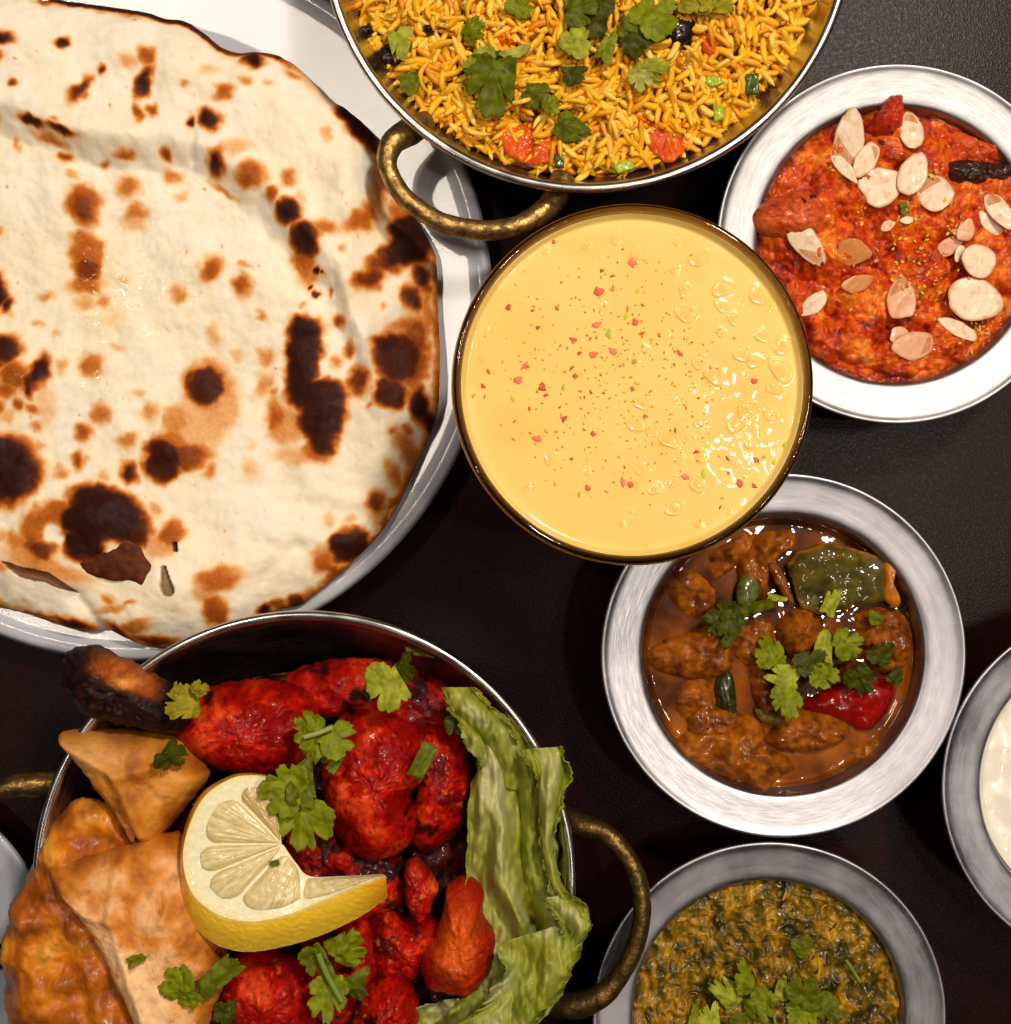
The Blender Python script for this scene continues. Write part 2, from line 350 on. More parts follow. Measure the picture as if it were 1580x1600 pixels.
# ------------------------------------------------------------------ naan
SP = [  # x, y, rx, ry, rotation, char
(32,82,12,9,0,.95),(118,87,9,8,0,.92),(23,111,8,6,0,.62),(178,127,7,7,0,.82),(219,116,11,11,0,.33),(247,110,11,11,0,.6),(243,149,9,22,-22,.92),(147,160,9,21,-28,.82),(140,172,6,8,0,.6),
(45,151,6,5,0,.68),(5,196,12,11,0,.65),(76,211,18,6,-22,.97),(120,225,18,5,-18,.9),(97,234,24,6,-18,.48),(235,196,7,11,15,.62),(255,192,7,9,10,.6),(342,205,15,14,0,.93),(313,213,5,8,10,1.),
(365,165,15,9,15,.55),(305,153,6,6,0,.4),(340,133,13,9,20,.25),(118,259,10,6,0,.66),(210,258,15,6,0,.55),(273,253,9,7,0,.68),(177,267,8,5,0,.5),(278,285,12,10,0,.48),(211,302,17,15,0,.5),
(143,325,26,25,0,.56),(145,332,16,22,0,.66),(148,350,14,12,0,.5),(221,340,16,13,0,.45),(218,352,20,17,0,.28),(291,316,10,9,0,.3),(129,283,7,7,0,.33),(8,372,11,8,0,.5),(351,273,12,16,0,.93),(357,310,24,4,-32,.4),
(223,40,11,7,0,.6),(42,238,5,7,0,.38),(113,209,6,5,0,.4),(405,110,13,12,0,1.),(444,107,9,5,-15,.92),(467,134,11,6,-20,.45),(397,145,8,7,0,.4),(430,147,7,5,0,.3),(519,227,7,13,8,.3),
(548,190,12,20,38,.95),(568,212,15,26,38,.96),(584,232,11,14,38,.8),(404,291,21,18,0,.6),(463,294,11,12,0,.5),(439,318,10,11,0,.6),(482,323,8,8,0,.25),(462,347,15,15,0,.97),(487,387,17,21,0,.97),
(518,368,20,9,-15,.5),(568,358,24,12,25,.52),(583,346,10,14,0,.5),(647,372,27,34,0,.98),(383,246,22,11,10,.28),(360,255,10,6,30,.4),(600,290,14,60,-8,.42),(625,338,16,22,0,.5),
(146,396,25,26,0,.52),(148,428,18,18,0,.72),(146,452,22,12,0,.52),(4,458,15,20,0,1.),(24,481,10,11,0,.88),(84,469,11,8,0,.38),(340,428,15,19,-25,.6),(387,453,12,15,0,.58),(392,424,10,5,0,.35),(289,467,12,12,0,.42),
(144,480,15,10,0,.32),(173,476,10,8,0,.38),(190,500,18,14,-30,.14),(205,447,9,7,0,.25),(71,508,8,5,0,.3),(101,523,5,5,0,.25),(25,548,18,18,0,.93),(12,571,10,6,0,.7),(37,588,22,20,0,.6),(24,615,18,12,0,.55),(77,586,14,22,-15,.97),(66,603,16,12,0,.8),(62,613,9,10,0,.85),
(155,576,17,17,0,.5),(111,575,7,11,0,.33),(47,638,8,9,0,.6),(15,643,8,11,0,.55),(66,641,8,7,0,.5),(85,640,14,30,0,.22),(30,655,10,8,0,.3),(168,651,14,15,0,.5),(244,647,12,13,0,.42),(143,679,12,14,0,.6),(214,691,14,12,20,.48),
(71,670,7,10,0,.4),(137,722,10,12,0,.6),(109,740,11,9,0,.42),(214,738,12,15,0,.88),(75,700,8,6,0,.3),(176,745,8,8,0,.3),(334,645,40,62,-22,.30),(355,640,26,40,0,.27),(329,605,24,26,0,.86),(330,600,36,34,0,.4),(284,660,20,22,0,.38),
(266,722,25,28,0,.92),(299,718,36,18,12,.66),(276,700,28,24,0,.5),(337,737,10,9,30,.45),(340,528,9,17,0,.28),(377,560,9,9,0,.25),(228,617,9,5,0,.25),(193,547,9,6,0,.25),(50,720,10,10,0,.7),
(18,738,48,46,0,.98),(8,712,34,26,0,.97),(48,760,22,16,0,.8),(482,520,22,16,0,.97),(480,548,23,26,0,.98),(477,585,20,34,0,.97),(484,618,24,22,0,.97),(516,622,26,22,0,.95),(508,655,30,30,0,.97),(510,688,18,24,0,.93),(500,712,24,14,0,.5),
(451,668,26,30,0,.36),(436,655,12,24,0,.55),(470,715,36,14,0,.28),(565,599,16,20,0,.75),(536,509,9,9,0,.6),(550,550,7,12,0,.58),(530,570,9,11,0,.42),(423,560,12,12,0,.4),(418,603,11,19,-22,.4),(432,618,6,8,-30,.4),
(415,498,8,6,-30,.42),(479,484,7,6,0,.35),(482,425,14,22,0,.5),(473,412,14,12,0,.42),(490,445,10,12,0,.4),(502,433,5,6,0,1.),(512,438,2.5,3,0,1.),(492,457,3,4,-30,.95),(499,466,4,5,-30,.9),(524,463,4,7,0,.5),
(640,398,34,22,25,.96),(606,412,28,14,35,.72),(583,443,22,13,35,.76),(661,440,12,16,20,.92),(646,470,14,20,20,.82),(603,486,6,6,0,.33),(542,402,7,5,-30,.35),(611,545,20,16,0,.92),(626,565,30,32,0,.86),(614,618,20,20,10,.88),
(652,530,18,26,0,.62),(640,510,26,12,20,.5),(670,500,9,60,0,.45),(648,575,26,32,0,.6),(658,636,14,26,10,.99),(583,636,9,5,25,.4),(618,679,7,7,0,.48),(639,676,8,9,0,.5),(674,664,10,22,25,.92),(642,712,14,40,30,.48),(620,745,10,24,25,.5),
(398,734,13,15,25,.25),(398,697,9,6,20,.18),(177,788,44,24,-12,.99),(155,812,36,24,0,1.),(150,845,28,26,0,1.),(195,810,34,30,0,1.),(228,830,18,22,-30,.86),(102,802,34,20,15,.55),(70,825,20,26,0,.52),(86,858,20,14,0,.76),(68,850,12,12,0,.6),
(103,832,12,12,0,-.35),(43,845,15,15,0,.45),(18,836,15,9,0,.35),(256,797,8,11,20,.35),(278,832,18,16,20,.58),(262,852,22,20,0,.34),(352,903,32,17,15,.52),(330,925,16,20,0,.3),(344,953,18,22,0,.62),(70,875,44,16,-18,.38),(120,895,40,12,-18,.36),
(123,973,24,9,-16,.9),(70,963,34,6,-6,.6),(18,952,20,4,-10,.4),(215,979,26,9,20,.5),(185,948,22,6,10,.42),(215,938,9,5,30,.45),(180,935,8,6,-50,.45),(245,1000,34,9,-6,.75),(190,985,18,8,-35,.8),(15,882,14,8,0,.42),
(590,784,13,15,0,.72),(546,853,24,22,15,.96),(560,845,16,16,0,.9),(508,875,13,20,0,.55),(523,888,10,10,0,.6),(518,812,9,10,0,.25),(552,812,8,8,0,.3),(416,951,10,7,0,.97),(467,943,14,9,0,.88),(505,920,34,8,40,.55),(440,945,26,7,0,.6),(595,810,14,30,28,.35)]
NA_OUT = [(-60,-14),(10,-6),(62,4),(78,12),(96,9),(120,14),(180,21),(235,32),(268,42),(300,46),(330,66),(352,84),(378,92),(410,91),(445,100),(480,125),(516,162),(545,180),(585,212),(598,240),(608,290),(640,328),(668,372),(682,408),(684,470),(688,560),
          (685,640),(672,680),(650,730),(622,790),(590,840),(560,870),(535,895),(500,922),(468,946),(430,955),(380,985),(330,1003),(290,1014),(240,1012),(205,1000),(175,984),(135,986),(95,975),(45,958),(0,948),(-50,935),(-130,870),(-200,740),(-235,560),(-225,330),(-180,140),(-120,20)]
def naan_char(X, Y, T):
    wx = X + fbm(X, Y, 1.5, 22, 2) * 9 + fbm(X, Y, 6.0, 5, 2) * 1.0; wy = Y + fbm(X, Y, 9.5, 22, 2) * 9 + fbm(X, Y, 16.0, 5, 2) * 1.0
    ch = np.zeros_like(X); cut = np.zeros_like(X)
    for (x, y, rx, ry, rot, d) in SP:
        if d > .84 and min(rx, ry) > 14: rx, ry = rx * 1.16, ry * 1.10
        m = (np.abs(X - x) < 2.6 * max(rx, ry) + 14) & (np.abs(Y - y) < 2.6 * max(rx, ry) + 14)
        a = math.radians(rot); dx, dy = wx[m] - x, wy[m] - y
        u = dx * math.cos(a) - dy * math.sin(a); v = dx * math.sin(a) + dy * math.cos(a)
        q = np.sqrt((u / rx) ** 2 + (v / ry) ** 2)
        soft = np.clip(8.5 / min(rx, ry), 0.30, 0.75)
        f = 1 - sst(1 - soft * .9, 1 + soft * 1.35, q * .96)
        if d < 0: cut[m] = np.maximum(cut[m], -d * f); continue
        if d > .5: ch[m] = np.maximum(ch[m], .24 * min(1, d) * (1 - sst(.7, 1.0 + 9.0 / min(rx, ry) + .35, q)))
        c = ch[m]; val = abs(d) * f * (0.86 + 0.14 * np.clip(1.2 - q, 0, 1) / 1.2)
        ch[m] = np.maximum(c, val) + 0.25 * np.minimum(c, val) * (1 - np.maximum(c, val))
    # faint freckles of the oven
    fr = np.clip(fbm(X, Y, 31.0, 11, 2) - 0.43, 0, 1) * 1.3 * sst(0.0, 0.25, fbm(X, Y, 40.0, 80, 2) + 0.1)
    ch = np.maximum(ch, np.minimum(fr, 0.35)); ch = np.clip(ch - cut, 0, 1.05)
    # scorched lip, blackest along the top
    top = sst(0.0, 1.0, (300 - Y) / 300) * sst(60, 110, X) * (1 - sst(400, 560, X))
    ed = fbm(X, Y, 50, 18, 3) * 0.006
    ch = np.maximum(ch, sst(0.962, 0.985, T + ed) * top * 1.0)
    ch = np.maximum(ch, sst(0.955, 1.0, T + ed * 2) * 0.5 * np.maximum(top, sst(520, 640, X)))
    ch = np.maximum(ch, sst(0.95, 1.0, T + fbm(X, Y, 77, 40, 2) * 0.03) * (0.28 + 0.3 * (fbm(X, Y, 12, 60, 2) > 0)))
    return ch
SLITS = [([(22, 877), (50, 892), (90, 900), (132, 923)], 9.5), ([(269, 885), (272, 905), (277, 920)], 10.0), ([(285, 849), (286, 857)], 4.0)]
def slit_d(X, Y, pts):
    d = seg_d(X, Y, pts)
    if len(pts) == 4: return d / np.clip(np.sin(PI * np.clip((X - 16) / 120, 0.02, .98)) ** .8, .12, 1)
    if len(pts) == 3: return d / np.clip((Y - 868) / 45, .15, 1)
    return d
def seg_d(X, Y, pts):
    d = np.full(X.shape, 1e9)
    for (a, b_) in zip(pts[:-1], pts[1:]):
        ax, ay = a; bx, by = b_; l2 = (bx - ax) ** 2 + (by - ay) ** 2
        t_ = np.clip(((X - ax) * (bx - ax) + (Y - ay) * (by - ay)) / l2, 0, 1)
        d = np.minimum(d, np.hypot(X - ax - t_ * (bx - ax), Y - ay - t_ * (by - ay)))
    return d
def naan_z(X, Y, T):
    z = fbm(X, Y, 3.0, 170, 3) * 0.0045 + fbm(X, Y, 5.0, 45, 3) * 0.0011 + fbm(X, Y, 8, 12, 2) * 0.00018
    # fold: a step running from the left edge, round under the upper blister and down the right side
    fx = np.array([-200, 0, 60, 150, 230, 310, 370, 430, 480, 530, 560, 600]); fy = np.array([170, 190, 205, 240, 246, 246, 285, 335, 385, 450, 520, 640])
    yl = np.interp(X, fx, fy); d = (Y - yl) / np.interp(X, [0, 300, 400, 600], [1, 1, 1.35, 2.2])
    st = 1 - sst(-14, 34, d + fbm(X, Y, 2, 40, 2) * 8)
    z = z + 0.0075 * st * sst(-260, -20, X) * (1 - sst(540, 610, X)) + 0.0030 * np.exp(-((d + 22) / 26) ** 2)
    # small pleat
    d2 = seg_d(X, Y, [(310, 200), (318, 230), (312, 262)]); z = z - 0.0012 * np.exp(-(d2 / 7) ** 2)
    # puffed outer ring and lower blisters
    z = z + 0.0035 * np.exp(-((T - 0.84) / 0.10) ** 2) * (0.6 + 0.8 * fbm(X, Y, 60, 120, 2))
    for (x, y, r, a) in ((150, 815, 90, 5.0), (300, 905, 70, 3.5), (70, 925, 60, 3.0), (560, 300, 70, 3.0), (420, 800, 90, 2.0), (180, 970, 40, 2.5), (225, 960, 30, 2.0)):
        z = z + a * 0.001 * np.exp(-((X - x) ** 2 + (Y - y) ** 2) / r ** 2)
    z = z - 0.0035 * np.exp(-(seg_d(X, Y, [(130, 930), (150, 960), (165, 1000)]) / 12) ** 2)
    for (a, b_) in (((430, 780), (560, 800)), ((400, 850), (520, 860)), ((330, 770), (470, 760)), ((420, 900), (470, 850)), ((530, 440), (590, 530))):
        z = z - 0.0011 * np.exp(-(seg_d(X, Y, [a, b_]) / 12) ** 2)
    for pts, wd in SLITS:
        z = z - 0.0035 * (1 - sst(wd * 0.6, wd, slit_d(X, Y, pts) + fbm(X, Y, 4, 10, 2) * 2.5))
    for (x, y, rx, ry, rot, d_) in SP:
        if d_ > .45 and min(rx, ry) > 8:
            m = (np.abs(X - x) < 2.2 * max(rx, ry)) & (np.abs(Y - y) < 2.2 * max(rx, ry)); a = math.radians(rot); dx, dy = X[m] - x, Y[m] - y
            q = ((dx * math.cos(a) - dy * math.sin(a)) / rx) ** 2 + ((dx * math.sin(a) + dy * math.cos(a)) / ry) ** 2
            z[m] += .00085 * np.clip(min(rx, ry) / 16, .5, 1.3) * np.exp(-q * .9)
    return z
NST = [(0, C(252, 241, 222)), (.10, C(251, 230, 198)), (.25, C(240, 190, 136)), (.40, C(217, 140, 66)), (.52, C(190, 100, 26)), (.66, C(134, 62, 12)), (.80, C(84, 32, 8)), (.92, C(50, 17, 7)), (1.05, C(34, 11, 6))]
def naan_col(X, Y, T, hh):
    ch = naan_char(X, Y, T); ch = ch + fbm(X, Y, 91, 3.2, 2) * 0.06 * sst(0.08, 0.3, ch)
    c = ramp(ch, NST)
    c = mix(c, c * np.array([1.0, 0.955, 0.86]), sst(-0.25, 0.4, fbm(X, Y, 70, 90, 3)))
    c = mix(c, c * np.array([1.0, 0.93, 0.74]), np.exp(-(((X - 170) / 70) ** 2 + ((Y - 470) / 90) ** 2)) * 0.8)   # melted butter
    for pts, wd in SLITS:
        m = 1 - sst(wd * 0.8, wd * 1.15, slit_d(X, Y, pts) + fbm(X, Y, 4, 10, 2) * 2.5)
        c = mix(c, np.broadcast_to(C(118, 62, 26) if pts[0][0] < 200 else (C(122, 96, 40) if wd > 5 else C(20, 10, 8)), c.shape), m * 0.92)
    return c
NB = NAAN.node_tree; at_ = [x for x in NB.nodes if x.type == 'ATTRIBUTE'][0]; mr_ = mrange(NB.nodes, NB.links, at_.outputs['Alpha'], 0.9, 0.0); NB.links.new(mr_, NB.nodes['Principled BSDF'].inputs['Coat Weight']); NB.nodes['Principled BSDF'].inputs['Coat Roughness'].default_value = 0.14
naan = lump('naan_bread', NA_OUT, 0.0225, 0.0105, NAAN, naan_col, n=900, rings=330, power=9, pr=0.55, rough=((90, 1.6), (26, .22)), center=(262, 500), drop=0.010, zfn=naan_z, edge_noise=1.5)
_v = np.empty(len(naan.data.vertices) * 3); naan.data.vertices.foreach_get('co', _v); _v = _v.reshape(-1, 3) + np.array(naan.location)
_x, _y = PX(_v[:, 0], _v[:, 1], 0.0225); _gl = 0
for (x, y, rx, ry) in ((215, 440, 55, 60), (165, 530, 40, 45), (150, 420, 30, 45), (160, 600, 30, 30), (40, 560, 25, 25)): _gl = np.maximum(_gl, np.exp(-((_x - x) / rx) ** 2 - ((_y - y) / ry) ** 2))
_gl = _gl * sst(-.15, .25, fbm(_x, _y, 5, 24, 3)); _a = naan.data.color_attributes['col']; _cc = np.empty(len(_v) * 4); _a.data.foreach_get('color', _cc); _cc = _cc.reshape(-1, 4); _cc[:, 3] = 1 - _gl; _a.data.foreach_set('color', _cc.ravel())
tag(naan, 'big puffed flatbread with dark char blisters lying on the white plate', 'flatbread')
def flap_col(X, Y, T, hh):
    c = ramp(fbm(X, Y, 4, 14, 3) * 0.5 + 0.45 + 0.2 * sst(170, 250, X), [(0, C(48, 17, 7)), (.5, C(84, 36, 12)), (1, C(126, 62, 20))]); return c
fl = lump('blistered_flap', [(104, 878), (135, 868), (150, 845), (180, 830), (215, 835), (246, 858), (252, 880), (236, 900), (226, 916), (205, 908), (165, 906), (128, 892)], 0.0352, 0.0026, NAAN, flap_col, parent=naan,
          n=160, rings=30, power=3, rough=((30, .8), (9, 0.25)), drop=0.004, edge_noise=2.5)
fl['label'] = 'dark brown scorched flap torn open near the lower edge'

# ------------------------------------------------------------------ steel curry bowls
ZB = 0.045
def curry_bowl(px, py, label, rpx=283, wob=0.004, mat=STEEL):
    c = P(px, py, ZB); k = rpx * K(ZB) / 0.0654; e = empty('curry_bowl', (c[0], c[1], 0)); tag(e, label, 'bowl', 'steel curry bowls')
    f = lambda L_: [(r * 0.001 * k, z * 0.001) for r, z in L_]
    rim = smooth_prof(f([(50.0, 38.2), (50.6, 41.4), (52.0, 42.6), (57, 43.2), (62.5, 43.9), (64.6, 44.7), (65.5, 44.3), (65.3, 43.0), (63.5, 42.4), (57, 40.8), (52.5, 39.6)]), 60)
    lathe('rim', rim, c, mat, e, n=200, wob=wob)
    body = smooth_prof(f([(50.0, 38.2), (49.4, 34), (48.2, 26), (45, 14), (38, 6), (20, 3.2), (0.5, 3.0)]), 40)
    out = smooth_prof(f([(0.5, 0.4), (34, 0.4), (38.5, 1.5), (45.0, 9), (49.5, 20), (51.2, 32), (52.5, 39.4)]), 40)
    lathe('bowl_body', body + out, c, mat, e, n=160, wob=wob)
    return e, c
def disc(name, c, R, z, zfn, colfn, mat, nr=110, na=260, label=None, cat=None, group=None, parent=None, depth=0.012, rb=None):
    t_ = np.linspace(0.003, 1, nr); a = np.linspace(0, 2 * PI, na, endpoint=False)
    Tt, A = np.meshgrid(t_, a, indexing='ij'); x = c[0] + Tt * R * np.cos(A); y = c[1] + Tt * R * np.sin(A)
    px, py = PX(x, y, z); zz = z + zfn(px, py, Tt)
    V = np.stack([x, y, zz], -1).reshape(-1, 3); F = grid_faces(nr, na, True)
    N0 = len(V); low = V[-na:].copy(); low[:, :2] = c[:2] + (low[:, :2] - c[:2]) * (rb or 0.9); low[:, 2] = z - depth
    V = np.vstack([V, low, [[c[0], c[1], z - depth]], [V[:na].mean(0)]])
    for j in range(na):
        q = (j + 1) % na; F.append((N0 - na + j, N0 - na + q, N0 + q, N0 + j)); F.append((N0 + j, N0 + q, N0 + na)); F.append((q, j, N0 + na + 1))
    cc = colfn(px, py, Tt).reshape(-1, 3); cc = np.vstack([cc, cc[-na:], cc[-1:], cc[:1]])
    o = obj(name, V, F, mat, parent, col=cc); fix_normals(o.data)
    if label: tag(o, label, cat, group)
    return o
b2, c2 = curry_bowl(1403, 380, 'steel bowl of orange curry with almond flakes, beside the rice pan', 282, mat=STEEL_B)
b3, c3 = curry_bowl(1225, 1024, 'steel bowl of brown curry with pepper chunks, partly under the drink glass', 285)
b4, c4 = curry_bowl(1203, 1592, 'steel bowl of green spinach curry, cut by the bottom edge', 276)
b5, c5 = curry_bowl(1753, 1230, 'steel bowl of white yoghurt, cut by the right edge', 280)

# ------------------------------------------------------------------ karahi pans
ZK = 0.065
def karahi(px, py, rpx, label, handles, brass):
    c = P(px, py, ZK); k = rpx * K(ZK) / 0.0945; e = empty('karahi_pan', (c[0], c[1], 0)); tag(e, label, 'pan', 'steel pans with brass handles')
    f = lambda L_: [(r * 0.001 * k, z * 0.001) for r, z in L_]
    rim = smooth_prof(f([(90.6, 60), (90.8, 62.6), (91.5, 64.4), (92.8, 65), (94.1, 64.6), (94.6, 63.2), (94.0, 61.8), (92.6, 61.2)]), 46)
    lathe('rim', rim, c, STEEL_POL, e, n=240, wob=0.002)
    inn = smooth_prof(f([(90.6, 60), (88.6, 52), (84, 40), (76, 26), (64, 14), (46, 6), (20, 4), (0.5, 4)]), 50)
    out = smooth_prof(f([(0.5, 1.4), (30, 1.4), (40, 0.3), (46, 2), (64, 10), (77, 22.5), (85.5, 37), (90.5, 51), (92.6, 61.2)]), 50)
    lathe('pan_body', inn + out, c, STEEL_POL, e, n=200, wob=0.002)
    for pts in handles:
        w_ = []
        for (x, y, z, r) in pts:
            p = P(x, y, z); w_.append((p[0], p[1], z, r))
        tube('handle', w_, None, brass, e, sides=20, n=130, lump_=0.10)
    return e, c
k1, ck1 = karahi(917, -118, 418, 'steel pan of yellow rice at the top edge, brass handle towards the drink',
    [[(668, 190, .046, .0042), (640, 205, .050, .0050), (612, 226, .053, .0042), (606, 262, .054, .0034), (630, 305, .055, .0034), (672, 338, .055, .0034), (722, 356, .055, .0036), (780, 359, .055, .0036), (828, 344, .054, .0038), (862, 316, .051, .0044), (880, 280, .046, .0048)]], BRASS)
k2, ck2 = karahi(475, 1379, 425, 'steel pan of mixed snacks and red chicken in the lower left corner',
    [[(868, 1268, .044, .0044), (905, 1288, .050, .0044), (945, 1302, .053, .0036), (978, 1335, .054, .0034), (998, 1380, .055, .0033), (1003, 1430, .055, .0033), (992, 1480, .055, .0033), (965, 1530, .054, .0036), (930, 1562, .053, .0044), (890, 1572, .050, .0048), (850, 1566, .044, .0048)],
     [(110, 1222, .044, .0046), (60, 1226, .050, .0046), (20, 1228, .053, .0040), (-25, 1250, .054, .0034), (-58, 1300, .055, .0033), (-66, 1370, .055, .0033), (-50, 1440, .055, .0034), (-10, 1490, .053, .0040), (40, 1506, .050, .0044), (90, 1510, .044, .0046)]], BRASS_SHADED)

# ------------------------------------------------------------------ lassi glass
ZG = 0.130
cg = P(989, 600, ZG); RG = 284 * K(ZG)
mm = 0.001
gp = smooth_prof([(0.0005, 6 * mm), (24 * mm, 6 * mm), (29 * mm, 9 * mm), (34 * mm, 30 * mm), (41 * mm, 60 * mm), (48 * mm, 95 * mm), (RG - 3.3 * mm, 120 * mm), (RG - 2.7 * mm, 129 * mm), (RG - 1.4 * mm, 130.2 * mm), (RG - 0.3 * mm, 129.2 * mm), (RG, 126 * mm),
                  (RG - .8 * mm, 118 * mm), (51.5 * mm, 95 * mm), (44.5 * mm, 60 * mm), (37.5 * mm, 30 * mm), (33 * mm, 8 * mm), (31 * mm, 1.2 * mm), (28 * mm, 0.4 * mm), (0.0005, 0.4 * mm)], 170)
g = lathe('drinking_glass', gp, cg, GLASS, n=220); tag(g, 'wide clear glass full of yellow drink at the centre', 'glass')
ZL = 0.1255
RLs = RG - 2.95 * mm
BUB = [(1093,404,14),(1055,421,7),(1058,378,6),(994,399,10),(962,372,9),(916,383,7),(944,482,9),(1070,452,10),(1130,450,15),(1128,478,10),(1184,462,14),(1146,497,10),(1191,524,11),(1225,539,14),(1161,554,13),(1180,564,12),(1222,578,18),(1093,566,11),(1115,586,14),
       (1081,604,6),(1058,627,5),(1093,661,8),(1203,646,11),(1168,640,15),(998,662,14),(1018,672,9),(1047,687,14),(1073,684,9),(1149,665,12),(1172,695,8),(1005,733,9),(1089,756,12),(1055,752,10),(1055,794,13),(1091,818,7),(823,760,6),(918,737,5),(755,558,7),(853,391,6),(768,513,4),
       (861,716,10),(1024,763,10),(1072,490,15),(971,818,6),(986,799,4),(1009,545,7),(1003,630,11),(1211,606,11),(1206,480,7),(1128,520,8),(1200,560,5),(1218,470,5),(880,372,4),(1095,712,9),(1062,718,7),(940,640,3),(1035,560,3),(1130,620,4),(1012,850,4),(1140,800,5),(1080,850,4)]
_r = np.random.RandomState(5)
for i in range(80):
    a, q = _r.rand() * 2 * PI, math.sqrt(_r.rand()) * 245; BUB.append((990 + q * math.cos(a), 601 + q * math.sin(a), 1.5 + 2.2 * _r.rand()))
def lassi_z(X, Y, T):
    z = fbm(X, Y, 2, 90, 2) * 0.00022 + fbm(X, Y, 7, 30, 2) * 0.00009 * sst(900, 1150, X) + fbm(X, Y, 17, 5, 2) * 0.000006 + 0.0022 * sst(0.955, 1.0, T) ** 2
    for (x, y, r) in BUB:
        m = np.abs(X - x) + np.abs(Y - y) < 4.5 * r + 6
        ang = np.arctan2(Y[m] - y, X[m] - x)
        d = np.hypot(X[m] - x, Y[m] - y) * (1 + 0.16 * np.sin(2 * ang + x) + 0.10 * np.sin(3 * ang + y)); k = r * 0.00022
        z[m] += 0.07 * k * np.sqrt(np.clip(1 - (d / r) ** 2, 0, 1)) + 0.075 * k * np.exp(-((d - r * 0.9) / (0.15 * r)) ** 2)
    return z
def lassi_col(X, Y, T):
    c = np.broadcast_to(C(249, 208, 112), X.shape + (3,)).copy()
    c = mix(c, np.broadcast_to(C(252, 220, 140), c.shape), sst(.90, 1.0, T) * .5)
    c = mix(c, np.broadcast_to(C(248, 202, 102), c.shape), sst(0.0, 0.5, fbm(X, Y, 3, 120, 2) + 0.1))
    for (x, y, r) in BUB[:60]:
        d = np.hypot(X - x + r * 0.35, Y - y - r * 0.3); c = mix(c, np.broadcast_to(C(240, 172, 62), c.shape), 0.35 * (1 - sst(r * .4, r * 1.05, d)))
    return c
lz = disc('mango_lassi', cg, RLs, ZL, lassi_z, lassi_col, LASSI, nr=250, na=760, label='thick yellow drink with bubbles filling the glass', cat='drink', depth=0.112, rb=0.56)
dbody = [(r + 0.00015, z) for r, z in smooth_prof([(0.0005, 5.9 * mm), (24 * mm, 5.9 * mm), (29 * mm, 9 * mm), (34 * mm, 30 * mm), (41 * mm, 60 * mm), (48 * mm, 95 * mm), (RG - 3.3 * mm, 120 * mm), (RG - 2.95 * mm, 126.6 * mm)], 60)]
ob_ = lathe('drink_body', dbody, cg, None, lz, n=200); ob_.data.materials.append(LASSI)
a_ = ob_.data.color_attributes.new('col', 'FLOAT_COLOR', 'POINT'); a_.data.foreach_set('color', np.tile(np.append(C(246, 190, 78), 1.0), len(ob_.data.vertices)))
ob_.location = (0, 0, min(p[1] for p in dbody) - lz.location[2])
def crumb_mesh(seed, s):
    r = np.random.RandomState(seed); V = []; n_ = 9; jj = 0.55 + 0.75 * r.rand(9)
    for i, (rr, z) in enumerate(((0.3, 0), (1, 0.25), (0.85, 0.7), (0.3, 1.0))):
        for j in range(n_):
            a = 2 * PI * j / n_; q = rr * jj[j] * (0.92 + 0.16 * r.rand()); V.append((q * math.cos(a) * s, q * math.sin(a) * s * 0.6, z * s * 0.45))
    F = grid_faces(4, n_, True); F.append(tuple(range(n_))[::-1]); F.append(tuple(range(27, 36))); return np.array(V), F
def flat_col_mesh(name, V, F, colr, mat, smooth=False):
    me = mesh_from(name, V, F, np.tile(colr, (len(V), 1)), smooth); me.materials.append(mat); return me
RED = [(988,411,10,1),(940,423,5,0),(957,431,6,0),(958,449,8,1),(935,455,11,0),(981,481,7,1),(1004,477,4,0),(794,481,7,0),(870,482,6,0),(934,507,10,1),(992,504,8,0),(1003,521,5,0),(896,531,9,0),(905,552,6,0),(928,555,8,1),(957,548,9,1),(1030,524,5,0),(1048,538,4,1),(1062,552,9,0),(1081,535,4,0),
       (763,581,6,0),(821,570,9,1),(808,595,11,1),(755,604,7,0),(757,620,5,0),(893,575,7,0),(899,587,6,0),(847,606,10,0),(853,617,6,0),(924,614,4,0),(988,608,5,0),(943,614,4,0),(827,639,5,0),(881,655,9,0),(804,658,5,0),(838,685,9,1),(927,677,6,0),(1055,674,8,0),(1008,650,6,0),(1088,706,8,0),(1178,595,7,0),
       (973,752,11,1),(985,758,7,0),(1137,717,7,0),(1181,719,8,0),(1069,745,9,1),(1155,756,9,0),(1179,760,7,0),(1138,738,6,0),(840,512,5,0),(832,387+98,4,0),(947,768,5,1),(918,763,7,0),(1193,762,4,0),(865,378,5,0),(1125,793,5,0),(991,566,6,1),(1183,420,4,0),(893,717,4,0)]
GRN = [(979,492,8),(951,521,9),(995,599,6),(880,605,6),(801,623,6),(1228,695,9),(1099,739,9),(1194,714,5),(867,755,5),(905,772,5),(996,454,5),(1148,528,4),(1005,540,4),(740,618,5),(1210,722,6)]
def lassi_z_at(x, y):
    return ZL + float(lassi_z(np.array([float(x)]), np.array([float(y)]), np.array([0.3]))[0])
rm = [flat_col_mesh('petal_crumb', *crumb_mesh(40 + i, 0.0011), c_, CRUMB) for i, c_ in enumerate((C(220, 84, 22), C(206, 62, 14), C(236, 110, 52), C(236, 122, 74)))]
gm = [flat_col_mesh('pistachio_crumb', *crumb_mesh(50 + i, 0.0011), c_, CRUMB) for i, c_ in enumerate((C(200, 205, 20), C(170, 190, 30)))]
_seen = {}
_ORD = ['', 'second ', 'third ', 'fourth ', 'fifth ', 'sixth ', 'seventh ', 'eighth ', 'ninth ']
_all = [(x, y, 'pink' if pk else 'red', s_) for (x, y, s_, pk) in RED] + [(x, y, 'yellow-green', s_) for (x, y, s_) in GRN]
